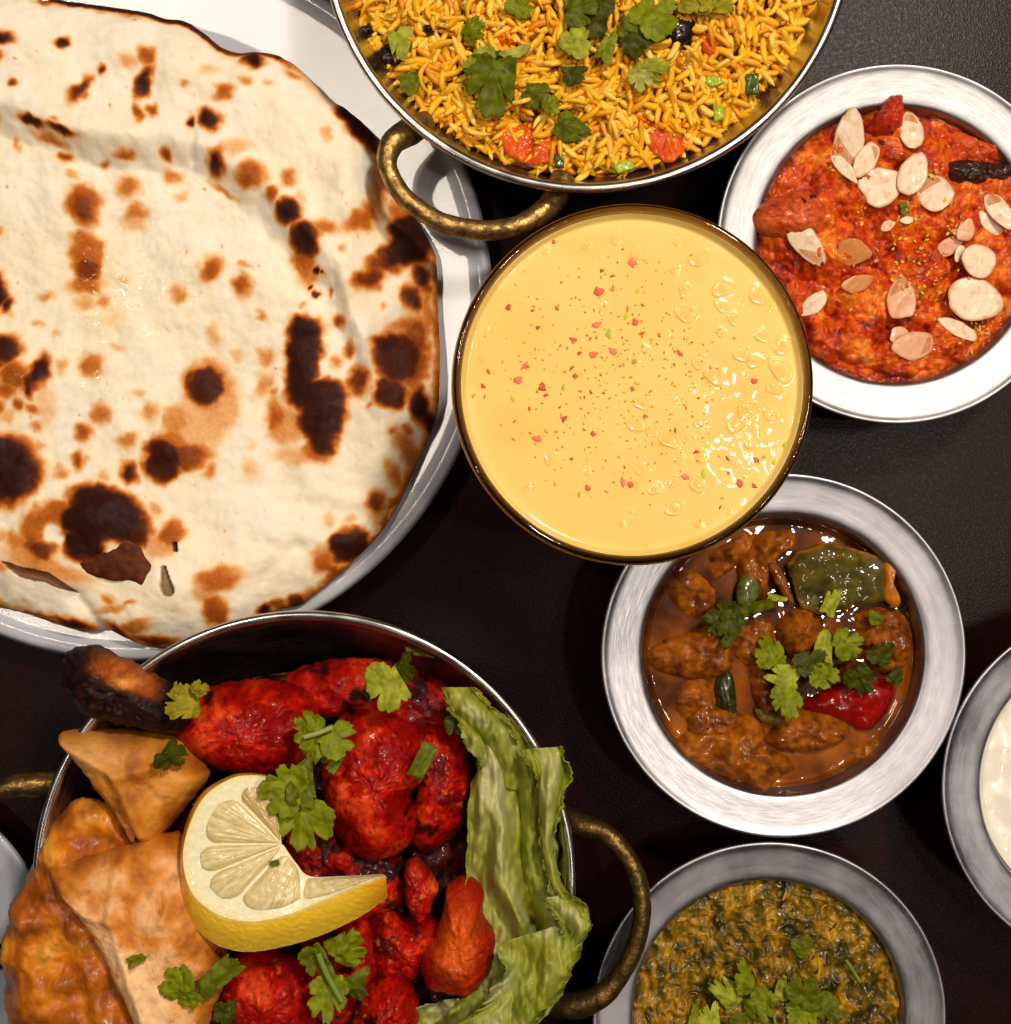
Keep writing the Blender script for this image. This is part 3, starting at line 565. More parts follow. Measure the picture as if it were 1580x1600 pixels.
def _where(x, y):
    v = 'upper' if y < 520 else ('lower' if y > 690 else 'middle'); h = 'left' if x < 890 else ('right' if x > 1060 else 'centre'); return v + ' ' + h
def _size(s_): return 'large' if s_ >= 9 else ('small' if s_ >= 6 else 'tiny')
def CRLAB(o, x, y, c_, s_):
    peers = sorted([q for q in _all if q[2] == c_ and _size(q[3]) == _size(s_) and _where(q[0], q[1]) == _where(x, y)], key=lambda q: q[0])
    k_ = [i_ for i_, q in enumerate(peers) if q[0] == x and q[1] == y][0]
    if len(peers) == 1: pre = 'only '
    elif k_ == 0: pre = 'leftmost '
    elif k_ == len(peers) - 1: pre = 'rightmost '
    else: pre = _ORD[k_] + 'from left '
    tag(o, '%s%s %s crumb in the %s of the yellow drink' % (pre, _size(s_), c_, _where(x, y)), 'crumb', c_ + ' crumbs on the drink')
for i, (x, y, s_, pk) in enumerate(RED):
    o = bpy.data.objects.new('petal_crumb', rm[(2 + i % 2) if pk else i % 2]); COL.objects.link(o); z_ = lassi_z_at(x, y); p = P(x, y, z_); o.location = (p[0], p[1], z_ + 0.00006)
    o.rotation_euler = (0, 0, _r.rand() * PI); o.scale = (s_ / 6.4, s_ / 6.4 * (.5 + 1.1 * _r.rand()), 0.4)
    CRLAB(o, x, y, 'pink' if pk else 'red', s_)
for i, (x, y, s_) in enumerate(GRN):
    o = bpy.data.objects.new('pistachio_crumb', gm[i % 2]); COL.objects.link(o); z_ = lassi_z_at(x, y); p = P(x, y, z_); o.location = (p[0], p[1], z_ + 0.00008)
    o.rotation_euler = (0, 0, _r.rand() * PI); o.scale = (s_ / 6.2, s_ / 6.0, 0.4)
    CRLAB(o, x, y, 'yellow-green', s_)
# dust of crumbs, too small to pick apart
def dust(name, pts, cols, size, seed, label, cat):
    r = np.random.RandomState(seed); VV, FF, CC = [], [], []; n0 = 0
    for i, (x, y, z) in enumerate(pts):
        V, F = crumb_mesh(seed + i, size * (0.5 + 0.8 * r.rand())); a = r.rand() * PI
        V = np.stack([V[:, 0] * math.cos(a) - V[:, 1] * math.sin(a), V[:, 0] * math.sin(a) + V[:, 1] * math.cos(a), V[:, 2]], -1)
        VV.append(V + P(x, y, z)); FF += [tuple(q + n0 for q in f) for f in F]; n0 += len(V); CC.append(np.tile(cols[r.randint(len(cols))], (len(V), 1)))
    o = obj(name, np.vstack(VV), FF, CRUMB, col=np.vstack(CC), smooth=False); o['kind'] = 'stuff'; tag(o, label, cat); return o
pts = []
for i in range(420):
    a, q = _r.rand() * 2 * PI, abs(_r.normal()) * 60 + 130 * _r.rand(); x, y = 960 + q * math.cos(a), 590 + q * math.sin(a) * 1.1
    if math.hypot(x - 989, y - 600) < 250: pts.append((x, y, lassi_z_at(x, y) + 0.00004))
dust('topping_dust', pts, [C(222, 120, 40), C(214, 90, 40), C(230, 180, 40), C(206, 170, 20), C(236, 130, 70)], 0.00046, 900, 'fine orange and red dust of topping scattered over the yellow drink', 'topping')

# ------------------------------------------------------------------ leaves of coriander
def leaf(px, py, z, size, rot, label, tone=0, cuts=(), curl=0.25, tilt=(0, 0), seed=0, lobes=3, stretch=1.0, parent=None, group='chopped coriander leaves'):
    n_, nr = 170, 16; th = np.linspace(-PI, PI, n_, endpoint=False); r = np.random.RandomState(seed + 11)
    env = np.interp(np.abs(th), [0, 0.5, 1.1, 1.7, 2.2, 2.8, PI], [1, .97, .93, .85, .55, .30, .22])
    if lobes == 3:
        for c_, dpt in ((0.60, .44), (-0.58, .42)): env = env * (1 - dpt * (0.6 + .8 * r.rand()) * np.exp(-((th - c_ - r.normal() * .08) / 0.11) ** 2))
        for c_, dpt in ((1.30, .22), (-1.28, .24), (0.22, .10), (-.26, .10)): env = env * (1 - dpt * r.rand() * 1.4 * np.exp(-((th - c_) / 0.06) ** 2))
    wv = th + 0.10 * np.sin(th * 3 + r.rand() * 6) + .06 * np.sin(th * 7 + r.rand() * 6)
    tooth = 1 - np.abs(((wv * 2.3 + r.rand()) % 1.0) * 2 - 1) ** 1.7
    tooth2 = 1 - np.abs(((wv * 5.3 + r.rand()) % 1.0) * 2 - 1) ** 1.5
    rad = env * (0.86 + 0.08 * tooth + 0.065 * tooth2) * (1 + 0.10 * np.sin(th + r.rand() * 6) + 0.07 * np.sin(th * 2 + r.rand() * 6))
    stretch = stretch * (0.72 + 0.36 * r.rand())
    if not len(cuts) and r.rand() < .75: cuts = ((r.rand() * 2 * PI, .45 + .3 * r.rand()),)
    for (phi, d) in cuts:
        cs = np.cos(th - phi); rad = np.where(cs > 0.05, np.minimum(rad, d / np.maximum(cs, 0.05)), rad)
    t_ = np.linspace(0.01, 1, nr); T, TH = np.meshgrid(t_, th, indexing='ij'); R_ = T * rad[None, :]
    x, y = R_ * np.cos(TH), R_ * np.sin(TH) * stretch       # tip along +x, base near the origin
    x = x - 0.25
    zz = -curl * (x ** 2 * 0.55 + y ** 2 * 0.8) * r.normal() - abs(r.normal()) * .25 * np.abs(y) + 0.05 * np.sin(TH * 3 + seed) * T ** 2 + 0.20 * fbm(x * 1.8, y * 1.8, seed * 3.3, 1.0, 3)
    vein = np.zeros_like(T)
    for a0 in (0, 0.62, -0.6, 1.25, -1.25): vein = np.maximum(vein, np.exp(-((TH - a0) * T / 0.028) ** 2) * (T < 0.93))
    zz = zz - vein * 0.008
    s_ = size * K(z); V = np.stack([x * s_, y * s_, zz * s_], -1).reshape(-1, 3)
    from mathutils import Euler
    M = np.array(Euler((math.radians(tilt[0]), math.radians(tilt[1]), math.radians(rot))).to_matrix()); V = V @ M.T
    base = [C(134, 142, 16), C(104, 112, 10), C(164, 168, 48), C(76, 80, 8), C(164, 150, 30), C(178, 178, 80)][tone]
    c_ = mix(np.broadcast_to(base * 0.72, V.shape), np.broadcast_to(base * 1.18, V.shape), sst(-0.4, 0.4, fbm(V[:, 0], V[:, 1], seed, 0.003, 3)))
    c_ = mix(c_, np.broadcast_to(base * 1.25 + 0.02, V.shape), vein.ravel() * 0.3)
    V = V + P(px, py, z); F = grid_faces(nr, n_, True); V = np.vstack([V, V[:n_].mean(0)[None]]); c_ = np.vstack([c_, c_[:1]])
    N0 = nr * n_
    for j in range(n_): F.append(((j + 1) % n_, j, N0))
    o = obj('coriander_leaf', V, F, HERB, parent, col=c_)
    so = o.modifiers.new('thickness', 'SOLIDIFY'); so.thickness = 0.00025; so.offset = 0
    if parent is None: tag(o, label, 'herb leaf', group)
    return o
def stem(pts, z, r, label, tone=C(120, 150, 60), lift=0.0):
    w_ = [(*P(x, y, z + lift * i), r) for i, (x, y) in enumerate(pts)]
    o = tube('coriander_sprig', w_, None, HERB, sides=8, n=30, col=tone); tag(o, label, 'herb stem', 'coriander stems'); return o

# ------------------------------------------------------------------ rice
ZR = 0.050
def rice_h(px, py):
    q = np.hypot(px - 917, py + 105) / 400
    return 0.0445 + 0.0125 * (1 - np.clip(q, 0, 1) ** 2) + 0.0025 * fbm(px, py, 3, 70, 2)
ricebed = disc('rice_heap', P(917, -112, ZR), 0.0868, 0.0, lambda X, Y, T: 0 * X, lambda X, Y, T: np.broadcast_to(C(150, 78, 8), X.shape + (3,)), CURRY, nr=2, na=8) if False else None
rh = empty('rice_heap', (*P(917, -112, ZR)[:2], 0.02)); tag(rh, 'heap of yellow long grain rice filling the upper pan', 'rice')
def bed_z(X, Y, T): return rice_h(X, Y) - 0.0075 - ZR + fbm(X, Y, 5, 12, 3) * 0.002
bed = disc('packed_rice', P(917, -112, ZR), 0.0862, ZR, bed_z, lambda X, Y, T: ramp(fbm(X, Y, 8, 10, 3) + .5, [(0, C(150, 80, 5)), (.6, C(206, 126, 12)), (1, C(232, 156, 26))]), SAAG, nr=90, na=200, parent=rh, depth=0.026, rb=0.70)
def grain_verts(bend, Lg=1.0, wd=1.0, ns=9, sd=6):
    V = []
    for i in range(ns):
        u = i / (ns - 1); x = (u - 0.5) * Lg; r_ = wd * (max(0.0, 1 - abs(2 * u - 1) ** 3.2)) ** 0.5 + wd * 0.12
        yb = bend * (1 - (2 * u - 1) ** 2) * Lg * 0.35
        for j in range(sd):
            a = 2 * PI * j / sd; V.append((x, yb + r_ * math.cos(a), r_ * math.sin(a) * 0.85))
    F = grid_faces(ns, sd, True); F.append(tuple(range(sd))[::-1]); F.append(tuple(range((ns - 1) * sd, ns * sd)))
    return np.array(V), F
gr = np.random.RandomState(12)
gvar = []
for i in range(24):
    V, F = grain_verts(gr.normal() * 0.34, 0.0128 * (0.5 + 0.6 * gr.rand()), 0.00112 * (0.85 + 0.3 * gr.rand()))
    me = mesh_from('rice_grain', V, F); me.materials.append(RICE); gvar.append((me, V, F))
def rotm(yaw, pitch, roll):
    from mathutils import Euler
    return np.array(Euler((roll, pitch, yaw), 'XYZ').to_matrix())
grains = []
for i in range(5200):
    a, q = gr.rand() * 2 * PI, math.sqrt(gr.rand()) * 380
    x, y = 917 + q * math.cos(a), -112 + q * math.sin(a)
    if y < -110: continue
    lay = gr.rand(); z_ = float(rice_h(np.array([x]), np.array([y]))[0]) - 0.0060 * (1 - lay) ** 1.2 + 0.0008
    if q > 345: z_ -= (q - 345) / 35 * 0.002
    p = P(x, y, z_)
    # local heading swirl: neighbours lie roughly alike
    sw = pnoise(x / 70, y / 70, 2.2) * 5 + gr.normal() * 0.9
    grains.append((lay, p, sw, gr.normal() * 0.34, gr.rand() * 6, gr.randint(24), y))
grains.sort(key=lambda g_: -g_[0] + (1 if g_[6] < 0 else 0))
_cr = np.array(rh.location)
VV, FF, n0 = [], [], 0
for i, (lay, p, yaw, pit, rol, v, y) in enumerate(grains):
    if i < 299:
        o = bpy.data.objects.new('rice_grain', gvar[v][0]); COL.objects.link(o); o.parent = rh; o.location = p - _cr; o.rotation_euler = (rol, pit, yaw)
    else:
        V = gvar[v][1] @ rotm(yaw, pit, rol).T + p; VV.append(V); FF += [tuple(q + n0 for q in f) for f in gvar[v][2]]; n0 += len(V)
lo = obj('loose_grains', np.vstack(VV), FF, RICE, rh); lo['kind'] = 'stuff'
def flatcol(c1, c2, s_=12, sd=0): return lambda X, Y, T, hh: ramp(fbm(X, Y, sd, s_, 3) + .5, [(.1, c1), (.9, c2)])
def tl(o, label, cat, group=None): return tag(o, label, cat, group)
def rz(x, y): return float(rice_h(np.array([float(x)]), np.array([float(y)]))[0])
tom = [([(780, 200), (812, 196), (850, 206), (880, 220), (882, 236), (850, 256), (810, 252), (788, 236)], 'orange-red tomato chunk at the lower left of the rice'),
       ([(1010, 192), (1040, 180), (1066, 190), (1078, 214), (1062, 246), (1034, 250), (1014, 226)], 'orange-red tomato chunk at the lower right of the rice'),
       ([(768, 42), (800, 46), (815, 60), (800, 72), (775, 66)], 'small tomato piece near the top of the rice under the green leaves'),
       ([(1098, 40), (1118, 52), (1116, 84), (1100, 80), (1092, 60)], 'thin tomato sliver in the upper right of the rice'),
       ([(975, 178), (1000, 172), (1012, 186), (996, 200), (978, 196)], 'little tomato bit in the lower middle of the rice'),
       ([(1060, 80), (1090, 84), (1096, 102), (1076, 112), (1058, 102)], 'translucent cooked onion piece right of the middle of the rice')]
for i, (o_, lb) in enumerate(tom):
    cx, cy = np.mean(o_, 0); z_ = rz(cx, cy) - 0.0005
    cf = flatcol(C(204, 58, 2), C(228, 108, 12), 20, i) if i < 5 else flatcol(C(176, 110, 14), C(206, 148, 40), 20)
    tl(lump('tomato_chunk' if i < 5 else 'onion_piece', o_, z_, 0.0016, PEPPER, cf, n=80, rings=20, seed=i, drop=0.003, power=5, pr=.45, rough=((20, 2.2), (7, .6)), edge_noise=6), lb, 'tomato' if i < 5 else 'onion')
pep = [([(1163, 116), (1186, 114), (1186, 148), (1166, 148)], 0, 'dark green pepper square near the right side of the rice'), ([(1104, 118), (1128, 120), (1130, 130), (1112, 138), (1102, 130)], 1, 'light green chilli slice left of the dark green pepper square'),
       ([(866, 240), (880, 242), (882, 262), (868, 262)], 0, 'small green pepper bit at the bottom of the rice'), ([(1112, 160), (1132, 166), (1132, 186), (1116, 190)], 1, 'pale green pepper bit below the chilli slice in the rice'),
       ([(952, 258), (985, 250), (996, 262), (965, 272)], 1, 'pale green chilli strip at the very bottom of the rice')]
for i, (o_, k_, lb) in enumerate(pep):
    cx, cy = np.mean(o_, 0); z_ = rz(cx, cy) + 0.0012
    tl(lump('pepper_piece', o_, z_, 0.0012, PEPPER, flatcol(C(50, 74, 14), C(74, 98, 22), 10, i) if k_ == 0 else flatcol(C(142, 160, 20), C(176, 190, 50), 10, i), n=60, rings=12, seed=i, drop=0.002, power=9, pr=.35, smooth_outline=False, edge_noise=2), lb, 'pepper')
for i, (o_, lb) in enumerate([([(1030, 28), (1062, 22), (1086, 34), (1082, 62), (1052, 72), (1032, 58)], 'black whole spice pod in the upper right of the rice'), ([(562, 44), (580, 40), (588, 52), (572, 60)], 'dark spice at the left edge of the rice'),
                              ([(594, 76), (612, 70), (626, 92), (612, 104), (596, 96)], 'dark spice under the leaf at the left of the rice'), ([(660, 42), (674, 40), (678, 54), (664, 56)], 'dark clove near the upper left of the rice')]):
    cx, cy = np.mean(o_, 0)
    tl(lump('whole_spice', o_, rz(cx, cy) - 0.0005, 0.003, PEPPER, flatcol(C(22, 12, 14), C(44, 26, 22), 8), n=40, rings=10, drop=0.003), lb, 'spice')
RL = [(625, 70, 44, -75, 2, ((0.9, .62), (-1.6, .5)), 'pale chopped coriander leaf at the left of the rice'), (738, 45, 36, 20, 0, ((PI * .8, .4),), 'bright coriander leaf near the upper left of the rice'),
      (770, 130, 78, -100, 1, (), 'large dark coriander leaf in the left half of the rice'), (745, 95, 42, 165, 2, (), 'small toothed coriander leaf over the large dark one'),
      (782, 98, 40, 10, 3, (), 'dark coriander leaf on top of the large dark one'), (805, 82, 40, 25, 5, ((1.4, .35), (-1.4, .35)), 'pale narrow coriander leaf right of the toothed one'),
      (840, 148, 40, -20, 1, ((2.6, .4),), 'dark coriander leaf right of the large dark one'), (862, 165, 26, -60, 0, (), 'small bright leaf below the dark pair'),
      (893, 196, 44, -15, 1, (), 'coriander leaf between the two tomato chunks'), (896, 112, 34, 10, 3, ((1.3, .4),), 'dark narrow leaf in the middle of the rice'), (900, 68, 40, 70, 2, ((2.8, .3),), 'pale green leaf in the middle of the rice'),
      (950, 70, 44, 60, 0, ((1.5, .4), (-1.2, .45)), 'long bright leaf right of the middle of the rice'), (920, 25, 58, 170, 3, (), 'dark leaf at the top middle of the rice'), (905, 12, 40, 10, 1, (), 'green leaf at the very top middle of the rice'),
      (1020, 22, 60, 40, 0, (), 'feathery bright coriander leaf at the top right of the rice'), (1000, 60, 40, -30, 3, (), 'dark leaf below the feathery bright one'), (1020, 105, 52, -10, 2, ((1.9, .32), (-1.9, .35)), 'broad pale leaf with toothed tip right of the middle'),
      (1000, 122, 26, -90, 5, (), 'tiny pale leaf hanging under the broad pale one'), (1115, 8, 44, 0, 4, ((1.5, .3), (-1.5, .3)), 'yellow-green leaf at the top right edge of the photo'), (1085, 2, 34, 90, 4, (), 'light leaf beside the yellow-green one at the top'),
      (640, 128, 26, -80, 1, (), 'shaded leaf scrap below the pale leaf at the left'), (812, 6, 34, 60, 0, (), 'bright leaf cut by the top edge of the photo'), (985, 48, 34, 120, 1, (), 'mid green leaf beside the black spice pod')]
for i, (x, y, s_, rot, tone, cuts, lb) in enumerate(RL):
    leaf(x, y, rz(x, y) + 0.0045 + 0.0008 * (i % 4), s_, rot, lb, tone, cuts, 0.30, (gr.normal() * 9, gr.normal() * 9), i, stretch=0.9)

# ------------------------------------------------------------------ orange curry with almonds
Z2 = 0.0365
def blobs(X, Y, L_):
    z = 0
    for (x, y, rx, ry, rot, h) in L_:
        a = math.radians(rot); dx, dy = X - x, Y - y; u = dx * math.cos(a) - dy * math.sin(a); v = dx * math.sin(a) + dy * math.cos(a)
        q = np.sqrt((u / rx) ** 2 + (v / ry) ** 2); z = np.maximum(z, h * 0.001 * np.clip(1 - q ** 2.4, 0, 1) ** 0.6)
    return z
B2 = [(1330, 270, 70, 75, 0, 5), (1250, 350, 70, 45, 20, 6), (1390, 210, 50, 60, 0, 6), (1460, 260, 60, 50, 0, 4), (1290, 400, 80, 45, -10, 5), (1420, 330, 60, 60, 0, 4), (1350, 470, 60, 50, 0, 4.5), (1500, 330, 60, 60, 0, 5), (1310, 530, 70, 40, 20, 5), (1430, 430, 60, 50, 0, 5), (1470, 540, 60, 40, 0, 4), (1540, 420, 50, 70, 0, 5), (1400, 560, 60, 30, 0, 4), (1560, 300, 60, 50, 0, 5)]
def z2(X, Y, T):
    return 1.35 * blobs(X + fbm(X, Y, 1, 25, 2) * 18, Y + fbm(X, Y, 5, 25, 2) * 18, B2) * (1 - 0.5 * T ** 6) + fbm(X, Y, 2, 30, 4) * 0.0036 + fbm(X, Y, 4, 8, 2) * 0.0007 + 0.0008
def col2(X, Y, T):
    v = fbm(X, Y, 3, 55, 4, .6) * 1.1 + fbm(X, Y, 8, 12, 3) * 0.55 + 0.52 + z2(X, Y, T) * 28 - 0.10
    c = ramp(v, [(0, C(120, 20, 3)), (.25, C(168, 44, 4)), (.5, C(206, 76, 8)), (.72, C(222, 100, 16)), (.9, C(236, 126, 34)), (1.1, C(242, 152, 70))])
    c = mix(c, np.broadcast_to(C(190, 36, 6), c.shape), sst(.18, .42, fbm(X, Y, 15, 34, 2)) * .6)
    c = mix(c, np.broadcast_to(C(60, 18, 8), c.shape), sst(.36, .5, fbm(X, Y, 21, 16, 3)) * .8)
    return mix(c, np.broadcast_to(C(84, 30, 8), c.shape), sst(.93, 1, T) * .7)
disc('orange_curry', c2, 0.0502 * 282 / 283, Z2, z2, col2, CURRY, nr=190, na=480, label='thick orange chicken curry filling the bowl beside the rice pan', cat='curry', depth=0.028, rb=0.78)
def h2(x, y): return Z2 + float(z2(np.array([float(x)]), np.array([float(y)]), np.array([.4]))[0])
def red_meat(sd, lo=C(150, 24, 8), hi=C(226, 92, 36), dk=C(40, 10, 8), char=.30, cs=40):
    def f(X, Y, T, hh):
        v = fbm(X, Y, sd, 34, 4, .6) + .5 + fbm(X, Y, sd + 9, 9, 3) * .5
        c = ramp(v, [(.1, lo), (.55, (lo * .5 + hi * .5)), (1.0, hi)])
        return mix(c, np.broadcast_to(dk, c.shape), sst(char, char + .16, fbm(X, Y, sd + 30, cs, 3) + fbm(X, Y, sd + 3, 6, 2) * .25))
    return f
ch2 = [([(1352, 205), (1372, 172), (1385, 154), (1406, 150), (1412, 170), (1408, 200), (1385, 215)], 'pointed red chicken tip at the top of the orange curry', .008, C(170, 34, 10), C(206, 60, 20)),
       ([(1478, 205), (1500, 208), (1530, 222), (1575, 232), (1600, 244), (1600, 262), (1560, 258), (1520, 256), (1484, 244), (1468, 224)], 'long reddish chicken strip near the top right of the orange curry', .007, C(190, 58, 20), C(222, 96, 44)),
       ([(1172, 340), (1190, 318), (1225, 305), (1262, 300), (1290, 320), (1292, 355), (1250, 375), (1205, 372), (1180, 358)], 'orange chicken lump touching the left rim of the almond bowl', .009, C(186, 62, 18), C(224, 108, 50)),
       ([(1470, 262), (1500, 250), (1560, 256), (1600, 262), (1600, 282), (1540, 292), (1490, 288)], 'dark charred chicken piece near the right edge of the photo', .005, C(30, 12, 8), C(72, 28, 14))]
for i, (o_, lb, h_, a_, b_) in enumerate(ch2):
    cx, cy = np.mean(o_, 0); tl(lump('chicken_piece', o_, h2(cx, cy) - .003, h_, CURRY, red_meat(i * 4, a_, b_, char=.34, cs=22), n=100, rings=26, seed=i, rough=((22, 3.0), (8, 1.2)), drop=0.004, edge_noise=5), lb, 'chicken')
def almond(x, y, rx, ry, rot, label, k=0, h=0.0):
    a = math.radians(rot); th = np.linspace(0, 2 * PI, 26, endpoint=False); r_ = np.random.RandomState(int(x))
    o_ = []
    for q in th:
        ex = 1 + 0.07 * math.sin(2 * q + r_.rand()) + (0.0 if k == 0 else 0.13 * math.sin(3 * q + x))
        u, v = rx * ex * math.cos(q), ry * (1 - 0.14 * math.cos(q)) * math.sin(q); o_.append((x + u * math.cos(a) + v * math.sin(a), y - u * math.sin(a) + v * math.cos(a)))
    f = lambda X, Y, T, hh: mix(np.broadcast_to([C(248, 224, 190), C(242, 184, 140), C(220, 142, 70)][{0: 0, 1: 0, 2: 1, 3: 2}[k]], X.shape + (3,)) * 1.0, np.broadcast_to(C(206, 128, 70), X.shape + (3,)), np.clip(sst(.86, 1, T) * .75 + sst(.0, .4, fbm(X, Y, x, 14, 3)) * .4, 0, 1))
    gx, gy = r_.normal() * .000035, r_.normal() * .000035
    z_ = max(h2(x, y), h2(x + rx * .6 * math.cos(a), y - rx * .6 * math.sin(a)), h2(x - rx * .6 * math.cos(a), y + rx * .6 * math.sin(a)), h2(x, y + ry * .6), h2(x, y - ry * .6))
    ob = lump('almond_flake', o_, z_ + .0007 + h, .00028, ALMOND, f, n=60, rings=12, rough=((16, .35),), drop=.0004, power=6, zfn=lambda X, Y, T: (X - x) * gx + (Y - y) * gy - 1.2e-7 * ((X - x) ** 2 + (Y - y) ** 2), seed=int(x), edge_noise=1.2)
    tag(ob, label, 'almond flake', 'almond flakes on the orange curry')
almond(1327, 217, 46, 23, 86, 'tall upright almond flake, uppermost left on the orange curry')
almond(1355, 248, 32, 17, 60, 'almond flake tucked behind the tall upright one', 1)
almond(1424, 203, 30, 20, 100, 'oval almond flake near the top middle of the orange curry')
almond(1427, 271, 35, 22, 70, 'almond flake leaning on the square flake', 0, .0012)
almond(1378, 291, 36, 31, 20, 'broad square-cut almond flake in the middle top', 1, .0004)
almond(1461, 300, 28, 31, 10, 'round almond flake dusted with green crumbs')
almond(1260, 379, 44, 20, -48, 'long slanting almond flake at the left of the orange curry')
almond(1333, 394, 26, 20, 0, 'small oval orange-stained almond flake right of the long slanting one', 3)
almond(1341, 443, 26, 13, 20, 'half sunken almond flake below the stained oval one', 3)
almond(1409, 465, 37, 22, 86, 'hollow oval almond flake with a green crumb in its middle', 2)
almond(1531, 407, 26, 28, 30, 'round almond flake at the right above the largest flake')
almond(1525, 468, 43, 34, -10, 'largest almond flake, low at the right')
almond(1273, 474, 25, 14, 45, 'curved almond flake by the rim beside the drink glass', 1)
almond(1484, 385, 20, 13, 30, 'pinkish almond piece left of the round flake at the right', 2)
almond(1563, 330, 34, 17, -55, 'pale almond flake cut by the right edge of the photo')
almond(1550, 350, 24, 13, -40, 'almond flake under the one cut by the right edge', 1)
almond(1430, 540, 34, 22, 15, 'pink almond flake near the bottom rim of the orange curry', 2)
almond(1408, 525, 18, 15, 0, 'small pink almond piece on top of the pink flake near the bottom rim', 2, .0006)
almond(1500, 515, 34, 12, -25, 'bent almond shard near the lower right rim', 1)
almond(1320, 262, 28, 10, -50, 'broken almond shard with a yellow-green crumb left of the square flake', 1)
almond(1388, 352, 12, 8, 30, 'small almond bit below the square flake', 2)
almond(1418, 344, 10, 6, 10, 'tiny almond bit right of the small one below the square flake', 1)
almond(1510, 360, 18, 14, 70, 'pale pink almond piece above the round flake at the right', 2)
almond(1500, 395, 14, 8, 70, 'narrow almond bit touching the round flake at the right', 1)
pts = []
for (x, y, s_, n_) in ((1312, 262, 8, 16), (1452, 278, 10, 26), (1472, 315, 6, 8), (1493, 358, 9, 24), (1412, 482, 5, 8), (1532, 508, 10, 22), (1515, 520, 14, 20), (1345, 335, 8, 8), (1440, 430, 40, 34), (1400, 380, 50, 30), (1552, 235, 6, 6), (1470, 420, 30, 20), (1450, 160, 8, 3)):
    for i in range(n_):
        a_, b_ = x + gr.normal() * s_, y + gr.normal() * s_; pts.append((a_, b_, h2(a_, b_) + .0009))
dust('crushed_nuts', pts, [C(200, 196, 30), C(220, 210, 60), C(236, 170, 80), C(214, 130, 50), C(226, 150, 60)], 0.0008, 300, 'crushed green and golden nuts sprinkled over the orange curry', 'topping')
tl(leaf(1416, 325, h2(1416, 325) + .001, 16, 10, 'tiny green leaf scrap in the middle of the orange curry', 1), 'tiny green leaf scrap in the middle of the orange curry', 'herb leaf')

# ------------------------------------------------------------------ brown curry
Z3 = 0.0330
def z3(X, Y, T): return fbm(X, Y, 2, 90, 2) * .0006 + 0.0013 * sst(.95, 1, T) + fbm(X, Y, 3, 22, 2) * .00015
def col3(X, Y, T):
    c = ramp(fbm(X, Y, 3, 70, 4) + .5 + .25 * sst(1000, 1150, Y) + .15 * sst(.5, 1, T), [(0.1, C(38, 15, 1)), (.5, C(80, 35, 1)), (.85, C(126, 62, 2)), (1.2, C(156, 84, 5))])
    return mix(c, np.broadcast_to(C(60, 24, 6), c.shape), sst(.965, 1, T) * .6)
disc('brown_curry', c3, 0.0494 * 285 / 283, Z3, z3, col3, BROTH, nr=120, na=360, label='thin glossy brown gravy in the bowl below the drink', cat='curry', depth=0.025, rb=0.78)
def brown(sd, a=C(96, 42, 3), b_=C(180, 100, 16), dk=C(48, 20, 4)): return red_meat(sd, a, b_, dk, .42, 30)
m3 = [([(1045, 905), (1072, 892), (1105, 905), (1118, 925), (1112, 950), (1080, 962), (1058, 950), (1042, 925)], .006, 'brown chicken nub at the upper left of the brown curry'),
      ([(1014, 1020), (1040, 1000), (1085, 985), (1120, 968), (1142, 975), (1138, 1010), (1135, 1045), (1095, 1056), (1050, 1050), (1018, 1036)], .009, 'wedge-shaped chicken slab at the left of the brown curry'),
      ([(1062, 1075), (1090, 1060), (1115, 1075), (1118, 1110), (1108, 1130), (1075, 1125), (1055, 1105)], .006, 'small chicken piece below the wedge-shaped slab'),
      ([(1155, 860), (1185, 838), (1225, 830), (1240, 850), (1215, 870), (1200, 905), (1190, 935), (1160, 920), (1152, 890)], .008, 'curved chicken piece under the upper rim of the brown curry'),
      ([(1225, 960), (1255, 948), (1278, 965), (1282, 990), (1265, 1015), (1235, 1025), (1215, 1000), (1213, 975)], .010, 'grainy chicken lump in the middle of the brown curry'),
      ([(1060, 1160), (1085, 1140), (1130, 1135), (1165, 1120), (1190, 1140), (1185, 1165), (1215, 1175), (1235, 1195), (1205, 1215), (1190, 1232), (1150, 1215), (1100, 1200), (1072, 1180)], .009, 'large ragged chicken piece along the bottom of the brown curry'),
      ([(1200, 1150), (1225, 1122), (1270, 1108), (1310, 1122), (1320, 1145), (1290, 1165), (1250, 1172), (1215, 1168)], .008, 'smooth chicken strip below the red pepper'),
      ([(1170, 1040), (1185, 1030), (1200, 1060), (1210, 1100), (1190, 1108), (1172, 1080)], .006, 'narrow chicken strip left of the coriander pile'),
      ([(1340, 960), (1380, 950), (1412, 965), (1420, 1000), (1405, 1040), (1375, 1030), (1345, 1010), (1335, 985)], .008, 'chicken piece at the right under the green pepper'),
      ([(1095, 870), (1130, 850), (1165, 835), (1180, 850), (1150, 880), (1120, 905), (1100, 895)], .004, 'sunken chicken piece under the upper left rim of the brown curry'),
      ([(1140, 985), (1175, 965), (1205, 975), (1210, 1010), (1185, 1035), (1150, 1030)], .006, 'shaded chicken piece between the wedge slab and the grainy lump'),
      ([(1345, 1000), (1385, 985), (1400, 1010), (1390, 1045), (1355, 1040)], .005, 'chicken piece behind the dark leaf at the right of the brown curry'),
      ([(1075, 1110), (1110, 1100), (1150, 1110), (1160, 1135), (1120, 1150), (1080, 1145)], .006, 'chicken piece above the large ragged one in the brown curry'),
      ([(1290, 1180), (1330, 1165), (1370, 1150), (1380, 1165), (1330, 1195), (1296, 1205)], .0015, 'flat sunken chicken sliver at the lower right of the brown curry')]
